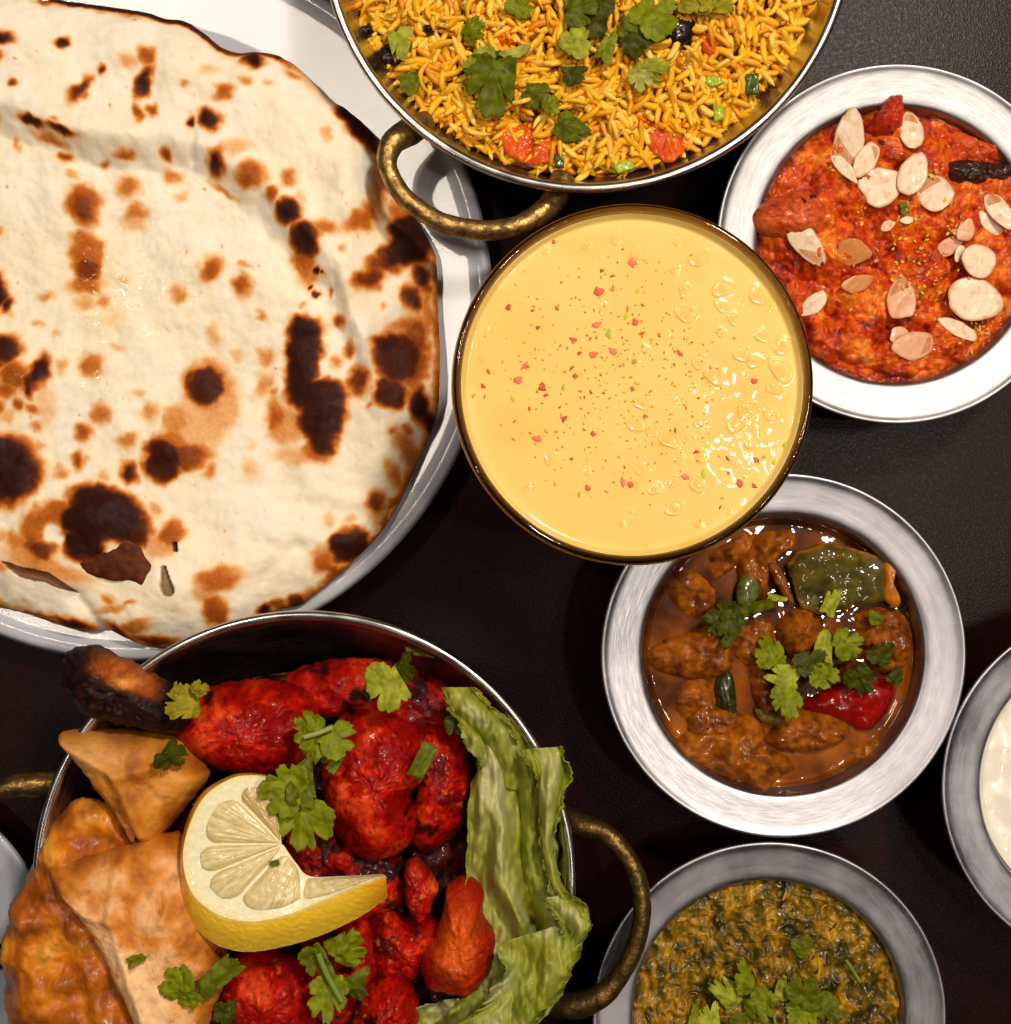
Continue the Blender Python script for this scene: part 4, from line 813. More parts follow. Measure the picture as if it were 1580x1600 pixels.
for i, (o_, h_, lb) in enumerate(m3):
    cx_, cy_ = np.mean(o_, 0); o_ = [(cx_ + (a_ - cx_) * 1.13, cy_ + (b_ - cy_) * 1.13) for a_, b_ in o_]
    tl(lump('chicken_piece', o_, Z3 - .0032, h_ * .85 + .0030, STEW, brown(60 + i * 3), n=160, rings=50, seed=i + 20, rough=((56, 7.0), (26, 1.6), (7, .22)), drop=.006, edge_noise=4, power=3.0, pr=.6), lb, 'chicken')
gp_ = lambda X, Y, T, hh: mix(ramp(fbm(X, Y, 2, 26, 3) + .5, [(.1, C(54, 48, 6)), (.9, C(98, 84, 16))]), np.broadcast_to(C(176, 112, 22), X.shape + (3,)), sst(.90, .99, T + fbm(X, Y, 9, 20, 2) * .08) * .8)
tl(lump('green_pepper', [(1228, 880), (1245, 862), (1290, 848), (1330, 856), (1372, 868), (1398, 872), (1392, 905), (1380, 940), (1330, 948), (1290, 962), (1250, 950), (1238, 915)], Z3 + .0030, .0035, STEW, gp_, n=140, rings=36, power=9, pr=.4, rough=((60, 3.0), (24, .5)), drop=.004, edge_noise=4, smooth_outline=False), 'big olive green pepper chunk at the upper right of the brown curry', 'pepper')
tl(lump('pepper_strip', [(1200, 880), (1216, 884), (1234, 918), (1240, 944), (1226, 934), (1210, 908)], Z3 + .005, .002, PEPPER, flatcol(C(96, 48, 10), C(150, 86, 16), 14), n=50, rings=10), 'thin pepper skin strip left of the big green pepper chunk', 'pepper')
tl(lump('pepper_strip', [(1385, 868), (1400, 866), (1402, 880), (1396, 918), (1408, 940), (1398, 950), (1382, 936), (1380, 900)], Z3 + .006, .003, PEPPER, flatcol(C(168, 92, 16), C(206, 124, 30), 14), n=50, rings=10), 'upright orange pepper edge at the right end of the big green chunk', 'pepper')
rp = lambda X, Y, T, hh: ramp(fbm(X, Y, 2, 40, 3) + .5 + T * .1, [(.1, C(100, 4, 2)), (.9, C(156, 12, 4))])
tl(lump('red_pepper', [(1250, 1100), (1278, 1082), (1320, 1062), (1360, 1055), (1392, 1062), (1398, 1085), (1380, 1120), (1352, 1142), (1318, 1128), (1280, 1118)], Z3 - .001, .0065, PEPPER, rp, n=120, rings=30, rough=((50, 3.0),), power=4, pr=.5, drop=.005, edge_noise=5), 'glossy red pepper piece at the lower right of the brown curry', 'pepper')
tl(lump('green_pepper', [(1155, 905), (1178, 898), (1186, 925), (1172, 955), (1152, 950)], Z3 + .004, .003, PEPPER, flatcol(C(70, 78, 26), C(112, 122, 60), 10), n=50, rings=12), 'small green pepper square left of the pepper skin strip', 'pepper')
tl(lump('green_pepper', [(1120, 1060), (1142, 1050), (1150, 1085), (1148, 1128), (1128, 1130), (1118, 1095)], Z3 + .0005, .003, PEPPER, flatcol(C(26, 26, 8), C(56, 58, 20), 10), n=50, rings=12), 'dark green pepper piece sunk in the gravy left of the middle', 'pepper')
tl(lump('onion_piece', [(1180, 1108), (1205, 1112), (1228, 1128), (1210, 1134), (1188, 1126)], Z3 + .002, .002, PEPPER, flatcol(C(80, 66, 20), C(112, 92, 34), 10), n=50, rings=12), 'small olive onion slice below the coriander pile', 'onion')
def leaves(L_, zf, seed0):
    for i, (x, y, s_, rot, tone, cuts, lb) in enumerate(L_):
        leaf(x, y, zf + .0009 * (i % 5), s_, rot, lb, tone, cuts, 0.22, (gr.normal() * 13, gr.normal() * 13), seed0 + i, stretch=.9)
leaves([(1300, 944, 36, 50, 2, ((2.0, .5), (-1.0, .55)), 'single pale leaf lying on the big green pepper chunk'), (1205, 1022, 40, 100, 0, (), 'coriander leaf at the upper left of the pile in the brown curry'), (1225, 1062, 42, 170, 2, ((1.2, .5),), 'pale broad leaf in the coriander pile of the brown curry'),
        (1228, 1092, 42, -80, 0, ((2.6, .3),), 'toothed leaf at the bottom of the coriander pile in the brown curry'), (1262, 1035, 38, 30, 3, (), 'dark leaf in the middle of the coriander pile in the brown curry'), (1288, 1010, 46, 75, 2, ((1.5, .35), (-1.5, .35)), 'long upright leaf in the coriander pile in the brown curry'),
        (1325, 1005, 42, 20, 0, ((2.6, .4),), 'right upper leaf of the coriander pile in the brown curry'), (1290, 1052, 40, -20, 0, (), 'leaf touching the red pepper in the brown curry'), (1348, 1062, 42, -60, 3, (), 'dark shaded leaf on top of the red pepper'), (1380, 1025, 32, 60, 3, (), 'dark leaf by the right rim of the brown curry'),
        (1370, 965, 20, 0, 1, (), 'tiny leaf below the big green pepper chunk'), (1400, 1055, 26, 70, 3, ((1, .5),), 'dark scrap by the right wall of the brown curry'),
        (1175, 950, 52, 20, 1, ((1.5, .22), (-1.5, .25)), 'long dark leaf left of the middle of the brown curry'), (1130, 965, 46, 175, 3, (), 'dark leaf lying over the wedge-shaped chicken slab'), (1150, 985, 46, -120, 3, ((1.5, .25),), 'long drooping leaf left of the grainy chicken lump'), (1215, 935, 30, -10, 2, ((1.5, .2), (-1.4, .2)), 'thin pale leaf sliver above the grainy chicken lump')], Z3 + .0095, 60)

# ------------------------------------------------------------------ spinach curry and yoghurt
Z4 = 0.0355
def z4(X, Y, T):
    s_ = np.abs(fbm(X, Y, 2, 34, 3)); return 0.0008 + (0.35 - s_) * .0055 + fbm(X, Y, 5, 60, 2) * .003 + fbm(X * 1.0, Y * .45, 9, 9, 2) * .0007 + .003 * (1 - T ** 2)
def col4(X, Y, T):
    v = fbm(X, Y, 3, 46, 4, .6) * .9 + fbm(X, Y * .5, 8, 14, 3) * .6 + .47
    c = ramp(v, [(.05, C(40, 32, 4)), (.3, C(88, 68, 5)), (.5, C(130, 96, 7)), (.7, C(162, 118, 10)), (.95, C(196, 148, 30))])
    return mix(c, np.broadcast_to(C(62, 58, 8), c.shape), sst(.05, .32, fbm(X, Y * .6, 21, 20, 3)) * .8)
disc('spinach_curry', c4, 0.0500 * 276 / 283, Z4, z4, col4, SAAG, nr=190, na=480, label='coarse green and golden spinach curry in the bowl at the bottom edge', cat='curry', depth=0.027, rb=0.78)
st = []
def shreds(cx, cy, R_, zf, n_, cols, seed, parent):
    r = np.random.RandomState(seed); VV, FF, CC, n0 = [], [], [], 0
    for i in range(n_):
        a, q = r.rand() * 2 * PI, math.sqrt(r.rand()) * R_; x, y = cx + q * math.cos(a), cy + q * math.sin(a)
        V, F = grain_verts(r.normal() * .5, .004 * (.5 + r.rand()), .00035 * (.6 + .8 * r.rand()), 6, 5)
        V = V @ rotm(r.rand() * 6, r.normal() * .35, 0).T + P(x, y, zf(x, y)); VV.append(V); FF += [tuple(q_ + n0 for q_ in f) for f in F]; n0 += len(V); CC.append(np.tile(cols[r.randint(len(cols))], (len(V), 1)))
    o = obj('spinach_shreds', np.vstack(VV), FF, SAAG, col=np.vstack(CC)); o['kind'] = 'stuff'; tag(o, 'shreds of cooked spinach and garlic on the green curry at the bottom edge', 'spinach')
shreds(1203, 1585, 190, lambda x, y: Z4 + float(z4(np.array([x]), np.array([y]), np.array([math.hypot(x - 1203, y - 1590) / 205]))[0]) - .0001, 420, [C(66, 60, 8), C(86, 76, 10), C(150, 112, 16), C(180, 134, 30), C(48, 42, 8), C(106, 92, 16)], 77, None)
leaves([(1222, 1545, 44, 85, 2, ((1.3, .32), (-1.3, .3)), 'upright pale leaf at the top of the herb pile on the green curry'), (1172, 1530, 46, 110, 0, ((-1.4, .3),), 'pointed leaf left of the upright pale one on the green curry'), (1140, 1560, 44, 150, 2, (), 'toothed pale leaf at the left of the herb pile on the green curry'), (1190, 1572, 44, -30, 0, (), 'middle leaf of the herb pile on the green curry'),
        (1262, 1555, 42, 60, 1, (), 'leaf at the right of the herb pile on the green curry'), (1290, 1575, 36, -40, 1, (), 'dark leaf right of the herb pile on the green curry'), (1255, 1590, 40, -100, 0, (), 'leaf cut by the bottom edge right of the middle on the green curry'), (1085, 1590, 34, 100, 0, ((1, .4),), 'leaf at the lower left of the green curry'), (1115, 1590, 34, 60, 2, (), 'pale leaf cut by the bottom edge on the green curry'),
        (1255, 1478, 28, 30, 1, (), 'small lone leaf above the herb pile on the green curry'), (1160, 1598, 30, -90, 1, (), 'leaf stub at the bottom edge under the herb pile')], Z4 + .0075, 110)
for (pts_, lb) in (([(1322, 1500), (1345, 1535)], 'thin green stem at the right of the green curry'), ([(1205, 1570), (1212, 1600)], 'pale stem under the herb pile on the green curry'), ([(1100, 1575), (1110, 1604)], 'short stem at the lower left of the green curry')):
    stem(pts_, Z4 + .008, .0006, lb)
disc('yoghurt', c5, 0.0492 * 280 / 283, 0.0335, lambda X, Y, T: fbm(X, Y, 2, 50, 2) * .0012 + .001 * sst(.95, 1, T) + .0008 * np.exp(-((np.hypot(X - 1690, Y - 1240) - 110) / 12) ** 2), lambda X, Y, T: np.broadcast_to(C(244, 238, 222), X.shape + (3,)).copy(), YOG, nr=90, na=260, label='smooth white yoghurt in the bowl at the right edge', cat='yoghurt', depth=.025, rb=.78)

# ------------------------------------------------------------------ snacks in the lower pan
ZS = 0.050
def fill_z(X, Y, T): return fbm(X, Y, 4, 50, 3) * .006 + .006 * (1 - T ** 2) - .001
fill = disc('masala_onions', P(475, 1390, .036), 0.0800, .036, fill_z, lambda X, Y, T: ramp(fbm(X, Y, 9, 24, 4) + .45, [(0, C(22, 6, 5)), (.5, C(54, 12, 8)), (1, C(110, 24, 10))]), MEAT, nr=120, na=260, label='dark red onion bed under the snacks in the lower pan', cat='onions', depth=.022, rb=.72)
def tandoor(sd, hi=C(222, 70, 30), lo=C(140, 8, 6), dk=C(28, 8, 8), char=.2, cs=48):
    def f(X, Y, T, hh):
        v = fbm(X, Y, sd, 60, 3, .55) * 1.1 + .5 + fbm(X, Y, sd + 9, 12, 3) * .35
        c = ramp(v, [(.1, lo), (.42, C(152, 8, 1)), (.66, C(186, 22, 3)), (.84, C(210, 58, 14)), (1.0, hi)])
        c = mix(c, np.broadcast_to(C(60, 6, 4), c.shape), sst(.30, .48, fbm(X, Y, sd + 60, 6, 2)) * .8)
        c = mix(c, np.broadcast_to(C(232, 120, 50), c.shape), sst(.30, .50, fbm(X, Y, sd + 70, 9, 2)) * sst(0, .3, fbm(X, Y, sd + 80, 60, 2)) * .55)
        return mix(c, np.broadcast_to(dk, c.shape), sst(char, char + .2, fbm(X, Y, sd + 30, cs, 4, .6)) * .93)
    return f
TR = ((60, 4.5), (24, 2.2), (9, .9), (4, .3))
def meat(o_, z, h, lb, cf, name='chicken_piece', **k):
    return tl(lump(name, o_, z, h, MEAT, cf, n=160, rings=46, rough=TR, drop=.012, edge_noise=5, **k), lb, 'chicken')
# drumstick: meat part and charred bone end
dr = meat([(258, 1125), (285, 1095), (330, 1072), (390, 1062), (450, 1066), (490, 1090), (500, 1130), (480, 1180), (430, 1208), (370, 1206), (320, 1190), (285, 1165)], .050, .022, 'red chicken drumstick with charred knuckle reaching over the upper left rim', tandoor(1, char=.26), name='chicken_drumstick', seed=3)
def bone_col(X, Y, T, hh):
    c = ramp(fbm(X, Y, 5, 16, 3) + .5, [(.2, C(18, 4, 4)), (.9, C(46, 12, 8))])
    m_ = np.exp(-(((X - 205) / 46) ** 4 + ((Y - 1050 - (X - 200) * .42) / 17) ** 4)); c = mix(c, np.broadcast_to(C(190, 92, 22), c.shape), np.clip(m_ * 1.1, 0, 1) * (.55 + .45 * sst(-.3, .2, fbm(X, Y, 8, 14, 3))))
    m2 = np.exp(-(((X - 206) / 17) ** 2 + ((Y - 1062) / 8) ** 2)); return mix(c, np.broadcast_to(C(240, 160, 70), c.shape), m2 * .8)
lump('charred_shank', [(99, 1034), (104, 1020), (118, 1012), (132, 1010), (146, 1009), (150, 1015), (158, 1014), (167, 1024), (200, 1036), (246, 1061), (290, 1088), (300, 1120), (275, 1145), (225, 1138), (170, 1128), (125, 1110), (100, 1075)], .068, .012, CHARRED, bone_col, parent=dr, n=150, rings=40, rough=((40, 4.5), (14, 1.2)), drop=.016, seed=5, edge_noise=7)['label'] = 'charred dark shank end with a bare orange patch'
meat([(455, 1050), (520, 1030), (600, 1032), (680, 1060), (725, 1100), (735, 1160), (700, 1175), (640, 1150), (560, 1130), (480, 1110), (450, 1080)], .040, .012, 'dark red chicken piece along the top of the pan behind the leaves', tandoor(12, C(150, 24, 14), C(90, 4, 6), char=.08), seed=6)
meat([(505, 1200), (512, 1150), (540, 1112), (590, 1100), (640, 1120), (672, 1160), (668, 1210), (640, 1240), (660, 1275), (640, 1320), (590, 1345), (540, 1320), (510, 1270)], .046, .024, 'large bright red chicken piece right of the lemon', tandoor(22, char=.24), seed=7)
meat([(640, 1130), (690, 1125), (730, 1160), (738, 1220), (728, 1280), (690, 1320), (650, 1330), (640, 1280), (655, 1220), (650, 1170)], .044, .018, 'dark red chicken piece between the large red one and the lettuce', tandoor(33, C(190, 40, 20), C(96, 4, 6), char=.14), seed=8)
meat([(634, 1352), (650, 1342), (668, 1360), (684, 1385), (676, 1410), (662, 1440), (645, 1430), (634, 1400)], .056, .008, 'small pointed orange chicken bit above the orange chunk', tandoor(44, C(228, 104, 40), C(170, 44, 14), char=.4), seed=9)
def orange_meat(X, Y, T, hh):
    c = tandoor(50, char=.42)(X, Y, T, hh); o_ = np.broadcast_to(C(224, 96, 20), c.shape)
    return mix(c, o_, np.clip(np.exp(-(((X - 715) / 30) ** 2 + ((Y - 1455) / 52) ** 2)) * 1.3, 0, 1) * .8)
meat([(700, 1385), (730, 1368), (756, 1385), (758, 1420), (776, 1462), (772, 1500), (745, 1545), (710, 1552), (668, 1538), (658, 1500), (680, 1460), (694, 1420)], .054, .018, 'plump orange chicken chunk beside the lettuce', orange_meat, seed=10)
meat([(600, 1420), (640, 1432), (690, 1440), (680, 1480), (650, 1530), (600, 1525), (570, 1480), (580, 1440)], .044, .014, 'shaded dark chicken piece left of the orange chunk', tandoor(61, C(170, 40, 18), C(80, 6, 6), char=.05), seed=11)
meat([(560, 1560), (590, 1530), (625, 1528), (652, 1560), (650, 1610), (600, 1640), (555, 1620)], .052, .014, 'orange-red chicken knob at the bottom edge', tandoor(70, C(218, 76, 30), C(150, 24, 10), char=.2, cs=30), seed=12)
meat([(355, 1500), (400, 1480), (450, 1490), (490, 1510), (500, 1560), (480, 1620), (400, 1650), (350, 1600), (338, 1545)], .048, .020, 'round red chicken piece below the lemon at the bottom edge', tandoor(80, char=.34), seed=13)
meat([(480, 1440), (540, 1430), (590, 1450), (600, 1500), (570, 1550), (540, 1600), (500, 1590), (470, 1520)], .044, .016, 'red chicken piece under the herb sprig below the lemon', tandoor(90, C(200, 50, 24), char=.1), seed=14)
meat([(450, 1300), (520, 1290), (600, 1330), (640, 1360), (620, 1420), (540, 1440), (460, 1400)], .042, .012, 'very dark chicken piece behind the lemon end', tandoor(97, C(120, 20, 12), C(50, 4, 6), char=-.02), seed=15)
# pakora
def pak(X, Y, T, hh):
    v = fbm(X, Y, 7, 60, 3, .5) * .9 + .62 + fbm(X, Y, 3, 75, 2) * .5; c = ramp(v, [(.0, C(96, 42, 5)), (.3, C(146, 72, 8)), (.6, C(188, 100, 14)), (.85, C(216, 130, 28)), (1.1, C(232, 156, 54))])
    c = mix(c, np.broadcast_to(C(110, 56, 8), c.shape), sst(.05, .4, fbm(X, Y, 33, 46, 3)) * .65); return mix(c, np.broadcast_to(C(48, 24, 8), c.shape), sst(.88, 1, T) * .8 * sst(-.2, .2, fbm(X, Y, 3, 50, 2) + sst(140, 40, X) * .3))
def pak_z(X, Y, T): return .0070 * fbm(X, Y, 3, 75, 2) + .0022 * fbm(X, Y, 8, 34, 2) + .0004 * fbm(X, Y, 18, 9, 2)
tl(lump('vegetable_fritter', [(118, 1250), (150, 1244), (190, 1262), (215, 1300), (222, 1360), (228, 1440), (240, 1530), (235, 1640), (120, 1690), (30, 1640), (8, 1560), (4, 1480), (22, 1410), (48, 1350), (70, 1300), (96, 1270)], .058, .014, BATTER, pak, n=240, rings=70, rough=((22, .8), (7, .25)), zfn=pak_z, drop=.016, power=3.4, edge_noise=7, seed=2), 'lumpy golden brown battered fritter at the lower left rim', 'fritter')
# samosas
def tri_z(cr_list, amp=.002, wd=7):
    def f(X, Y, T):
        z = fbm(X, Y, 6, 80, 2) * .0015
        for (pts_, a_) in cr_list:
            d = seg_d(X, Y, pts_); z = z + a_ * .001 * np.exp(-(d / wd) ** 2)
        return z
    return f
def sam1(X, Y, T, hh):
    v = fbm(X, Y, 17, 60, 3) + .55 - .25 * sst(.6, 1, T); c = ramp(v, [(.1, C(166, 92, 18)), (.5, C(212, 136, 40)), (.9, C(226, 160, 84))])
    c = mix(c, np.broadcast_to(C(120, 62, 18), c.shape), sst(.1, .4, fbm(X, Y, 3, 34, 3)) * .45)
    return mix(c, np.broadcast_to(C(232, 176, 116), c.shape), np.exp(-(((X - 150) / 60) ** 2 + ((Y - 1172) / 22) ** 2)) * .6)
tl(lump('samosa', [(97, 1150), (104, 1141), (160, 1141), (240, 1143), (290, 1160), (322, 1200), (325, 1216), (290, 1262), (258, 1300), (238, 1314), (222, 1308), (195, 1280), (150, 1222), (112, 1172)], .060, .015, FRIED, sam1, n=150, rings=44, rough=((50, 1.2), (14, .4), (5, .26)), zfn=tri_z([([(110, 1152), (200, 1200), (262, 1188)], 3.0), ([(200, 1200), (240, 1308)], 2.6)], wd=12), drop=.014, power=5, pr=.55, edge_noise=3.5), 'folded golden pastry triangle at the upper left of the pan', 'samosa')
def sam2(X, Y, T, hh):
    v = fbm(X, Y, 27, 60, 4) + .62 - .5 * sst(.75, 1, T) + .12 * sst(1330, 1420, Y); c = ramp(v, [(.1, C(170, 90, 18)), (.4, C(216, 134, 46)), (.62, C(238, 174, 110)), (1.0, C(246, 200, 148))])
    return mix(c, np.broadcast_to(C(150, 78, 16), c.shape), sst(.12, .5, fbm(X, Y, 13, 20, 4)) * .55)
s2 = tl(lump('samosa', [(80, 1352), (92, 1345), (150, 1332), (215, 1312), (285, 1302), (330, 1340), (345, 1420), (350, 1490), (356, 1520), (330, 1590), (318, 1640), (270, 1690), (235, 1640), (205, 1570), (170, 1500), (140, 1440), (100, 1388), (86, 1372)], .066, .016, FRIED, sam2, n=200, rings=60, rough=((50, 1.6), (14, .4), (5, .28)), zfn=tri_z([([(92, 1392), (150, 1412), (200, 1424)], 1.6), ([(215, 1425), (300, 1428)], .8), ([(200, 1330), (190, 1420), (250, 1600)], 2.0), ([(260, 1500), (310, 1440)], 1.5), ([(300, 1350), (270, 1420)], 1.2)], wd=9), drop=.016, power=5, pr=.55, edge_noise=3.5), 'pale crisp pastry triangle under the left end of the lemon slice', 'samosa')
tl(lump('pastry_scrap', [(178, 1262), (192, 1268), (210, 1296), (208, 1318), (198, 1300), (184, 1280)], .072, .003, FRIED, flatcol(C(120, 62, 22), C(176, 104, 44), 12), n=50, rings=12, drop=.003), 'thin pastry edge sticking up between the two pastry triangles', 'pastry')
lump('open_corner', [(86, 1350), (100, 1346), (114, 1356), (110, 1370), (96, 1372), (88, 1362)], .0700, .0012, FRIED, lambda X, Y, T, hh: mix(np.broadcast_to(C(120, 40, 16), X.shape + (3,)), np.broadcast_to(C(240, 178, 110), X.shape + (3,)), sst(.6, .8, T)), parent=s2, n=40, rings=14, rough=(), zfn=lambda X, Y, T: -.004 * (1 - sst(.5, .8, T)), drop=.004, edge_noise=0)['label'] = 'small hollow opening at the pointed corner'

# lemon slice, cut to its centre and twisted
ZLm = .088
top_ = [(424,1214,.0),(395,1211,.0),(362,1216,.0),(320,1244,.0),(294,1295,.0),(286,1345,.0),(300,1395,.001),(338,1428,.002),(388,1440,.003),(440,1432,.003),(492,1413,.003),(550,1388,.003),(602,1368,.003)]
bot_ = [(426,1213,-.008),(395,1208,-.008),(360,1212,-.008),(315,1240,-.008),(288,1295,-.008),(281,1360,-.008),(290,1425,-.008),(328,1470,-.007),(380,1487,-.006),(440,1480,-.006),(500,1462,-.006),(560,1434,-.006),(606,1402,-.006)]
inn_ = [(440,1316,.0),(440,1317,.0),(440,1318,.0),(440,1318,.0),(440,1319,.0),(441,1319,.0),(442,1320,.0),(444,1322,.0),(452,1334,.0),(464,1350,-.001),(484,1369,-.002),(535,1369,-.002),(598,1366,.000)]
NA_ = 260
def cv(L_): 
    q = np.array(L_, float); t0 = np.linspace(0, 1, len(q)); t1 = np.linspace(0, 1, NA_)
    # smooth interpolation by index
    out = []
    for i in range(3):
        dense = catmull([[a_, b_] for a_, b_ in zip(t0 * 1000, q[:, i])], 1500, closed=False); out.append(np.interp(t1 * 1000, dense[:, 0], dense[:, 1]))
    return np.stack(out, -1)
Tc, Bc, Ic = cv(top_), cv(bot_), cv(inn_)
def w3(q): 
    z = ZLm + q[..., 2]; k = S * (H - z) / H; return np.stack([(q[..., 0] - 790) * k, (800 - q[..., 1]) * k, z], -1)
lem = empty('lemon_slice', (*P(440, 1340, ZLm)[:2], .078)); tag(lem, 'twisted lemon slice lying on the pastry and red chicken', 'lemon')
NT = 60
def strip(name, A, B, n2, cf, zf, parent=lem, mat=LEMON, a0=0, a1=NA_, thick=None):
    u = np.linspace(0, 1, n2)[:, None, None]; G = A[None, a0:a1] * (1 - u) + B[None, a0:a1] * u
    U = np.broadcast_to(u[..., 0], G.shape[:2]); s_ = np.broadcast_to(np.linspace(a0 / NA_, a1 / NA_, a1 - a0)[None], G.shape[:2])
    G = G.copy(); G[..., 2] += zf(U, s_, G[..., 0], G[..., 1]); V = w3(G).reshape(-1, 3); F = grid_faces(n2, a1 - a0, False)
    o = obj(name, V, F, mat, parent, col=cf(U, s_, G[..., 0], G[..., 1]).reshape(-1, 3)); return o
# rind: bulging yellow band
rn = strip('rind', Tc, Bc, 30, lambda U, s_, X, Y: mix(mix(np.broadcast_to(C(252, 206, 52), U.shape + (3,)), np.broadcast_to(C(244, 160, 12), U.shape + (3,)), np.clip(np.exp(-((s_ - .36) / .12) ** 2) + np.exp(-((s_ - 1.0) / .06) ** 2), 0, 1) * .8), np.broadcast_to(C(252, 232, 150), U.shape + (3,)), (1 - sst(0, .12, U)) * .6),
      lambda U, s_, X, Y: .0015 * np.sin(U * PI) + fbm(X, Y, 3, 5, 2) * .00040)
for p_ in rn.data.polygons: pass
seg_b = [.0, .195, .375, .475, .60, .80, 1.0]
def flesh_t(U): return U
def pith_col(U, s_, X, Y): return mix(np.broadcast_to(C(250, 240, 200), U.shape + (3,)), np.broadcast_to(C(246, 226, 130), U.shape + (3,)), sst(.93, 1, U) * .6)
strip('pith', Ic, Tc, 50, pith_col, lambda U, s_, X, Y: fbm(X, Y, 3, 10, 2) * .0002 - .0004)
lowI = Ic.copy(); lowI[:, 2] -= .007; strip('pith', lowI, Bc, 10, pith_col, lambda U, s_, X, Y: 0 * U)
for i in range(len(seg_b) - 1):
    a, b_ = seg_b[i], seg_b[i + 1]; a0, a1 = int(a * NA_), int(b_ * NA_)
    n2 = 34; m_ = max(a1 - a0, 8); u = np.linspace(.04, .82, n2)[:, None]; sa = np.linspace(a, b_, m_)[None]
    # rounded wedge: pull the sides in near the rind corners
    mid = (a + b_) / 2; half = (b_ - a) / 2
    shr = np.clip(1 - .035 / np.maximum(u * 1.3, .06), .1, .96); rr = (u - .04) / .78
    shr = shr * np.sqrt(np.clip(1 - np.clip((rr - .80) / .2, 0, 1) ** 2 * .75, 0.05, 1))
    S_ = mid + (sa - mid) * shr; idx = np.clip(S_ * (NA_ - 1), 0, NA_ - 1)
    Gi = np.stack([np.interp(idx, np.arange(NA_), Ic[:, q]) for q in range(3)], -1); Gt = np.stack([np.interp(idx, np.arange(NA_), Tc[:, q]) for q in range(3)], -1)
    G = Gi * (1 - u[..., None]) + Gt * u[..., None]; ed = np.abs((sa - mid) / half)
    G[..., 2] += .0004 + .0009 * np.clip(1 - ed ** 4, 0, 1) * np.clip(rr * 4, 0, 1) * np.clip((1 - rr) * 6, 0, 1) + fbm(G[..., 0], G[..., 1], i, 9, 2) * .0003 + fbm(np.broadcast_to(idx * .9, ed.shape if ed.shape == idx.shape else idx.shape), np.broadcast_to(u * 6, idx.shape), i + 4, 2.2, 2) * .00035 * np.clip(rr * 2, 0, 1) - .0009 * (1 - np.clip(1 - ed ** 8, 0, 1))
    V = w3(G).reshape(-1, 3); F = grid_faces(n2, m_, False)
    dirn = fbm(idx * 1.2, u * 12, i, 3.0, 3); c_ = mix(np.broadcast_to(C(216, 192, 128), G.shape), np.broadcast_to(C(240, 226, 176), G.shape), sst(-.4, .5, dirn))
    if i == 0: c_ = c_ * np.array([.86, .74, .62])
    obj('segment', V, F, LEMON, lem, col=c_.reshape(-1, 3))
leaf(429, 1347, ZLm + .0025, 12, 100, 'tiny green leaf speck on the lemon slice', 1)

# lettuce: ruffled sheets
def lettuce(parent, Lc, Rc, zs, seed, folds=5, amp=.003, nu=90, nv=240, name='leaf_fold', dark=.0):
    n1 = nv; a_ = catmull(Lc, n1, closed=False); b_ = catmull(Rc, n1, closed=False); u = np.linspace(0, 1, nu)[:, None, None]
    G = a_[None] * (1 - u) + b_[None] * u; U = np.broadcast_to(u[..., 0], G.shape[:2]); Vv = np.broadcast_to(np.linspace(0, 1, n1)[None], U.shape)
    X, Y = G[..., 0], G[..., 1]; fx = fbm(X, Y, seed, 60, 2)
    ph = U * folds * 2 * PI + fx * 3.0 + Vv * 2.0
    edge = np.maximum(sst(.25, 0, U), sst(.75, 1, U))
    X = X + edge * fbm(Vv * 30, U * 2, seed + 5, 1.0, 3) * 16; Y = Y + edge * fbm(Vv * 30, U * 2, seed + 25, 1.0, 3) * 12
    z = np.interp(Vv[0], np.linspace(0, 1, len(zs)), zs)[None] + amp * np.sin(ph) + .0022 * fbm(X, Y, seed + 9, 30, 3) + edge * .0030 * np.sin(Vv * 60 + fx * 9) + .004 * np.sin(U * PI)
    k_ = S * (H - z) / H; V = np.stack([(X - 790) * k_, (800 - Y) * k_, z], -1).reshape(-1, 3)
    st_ = fbm(U * 14 + fx * 1.2, Vv * 3.2, seed + 3, 1.0, 3) + .5 - dark
    c_ = ramp(st_, [(.0, C(84, 84, 8)), (.3, C(122, 128, 16)), (.55, C(156, 168, 48)), (.8, C(192, 200, 104)), (1.05, C(222, 220, 156))])
    c_ = mix(c_, np.broadcast_to(C(116, 150, 22), c_.shape), edge * .75 * sst(-.2, .3, fbm(X, Y, 44, 50, 2)))
    c_ = mix(c_, np.broadcast_to(C(126, 92, 16), c_.shape), sst(.15, .45, fbm(X, Y, seed + 14, 60, 3)) * .6)
    o = obj(name, V, grid_faces(nu, n1, False), LETT, parent, col=c_.reshape(-1, 3)); so = o.modifiers.new('thickness', 'SOLIDIFY'); so.thickness = .0005; so.offset = 0; return o
le = empty('lettuce_leaf', (*P(820, 1380, .06)[:2], .045)); tag(le, 'crumpled green lettuce leaf standing against the right rim', 'lettuce')
OL, YG, PG, WG, BG_ = C(116, 84, 8), C(158, 156, 28), C(184, 186, 70), C(214, 204, 140), C(130, 140, 12)
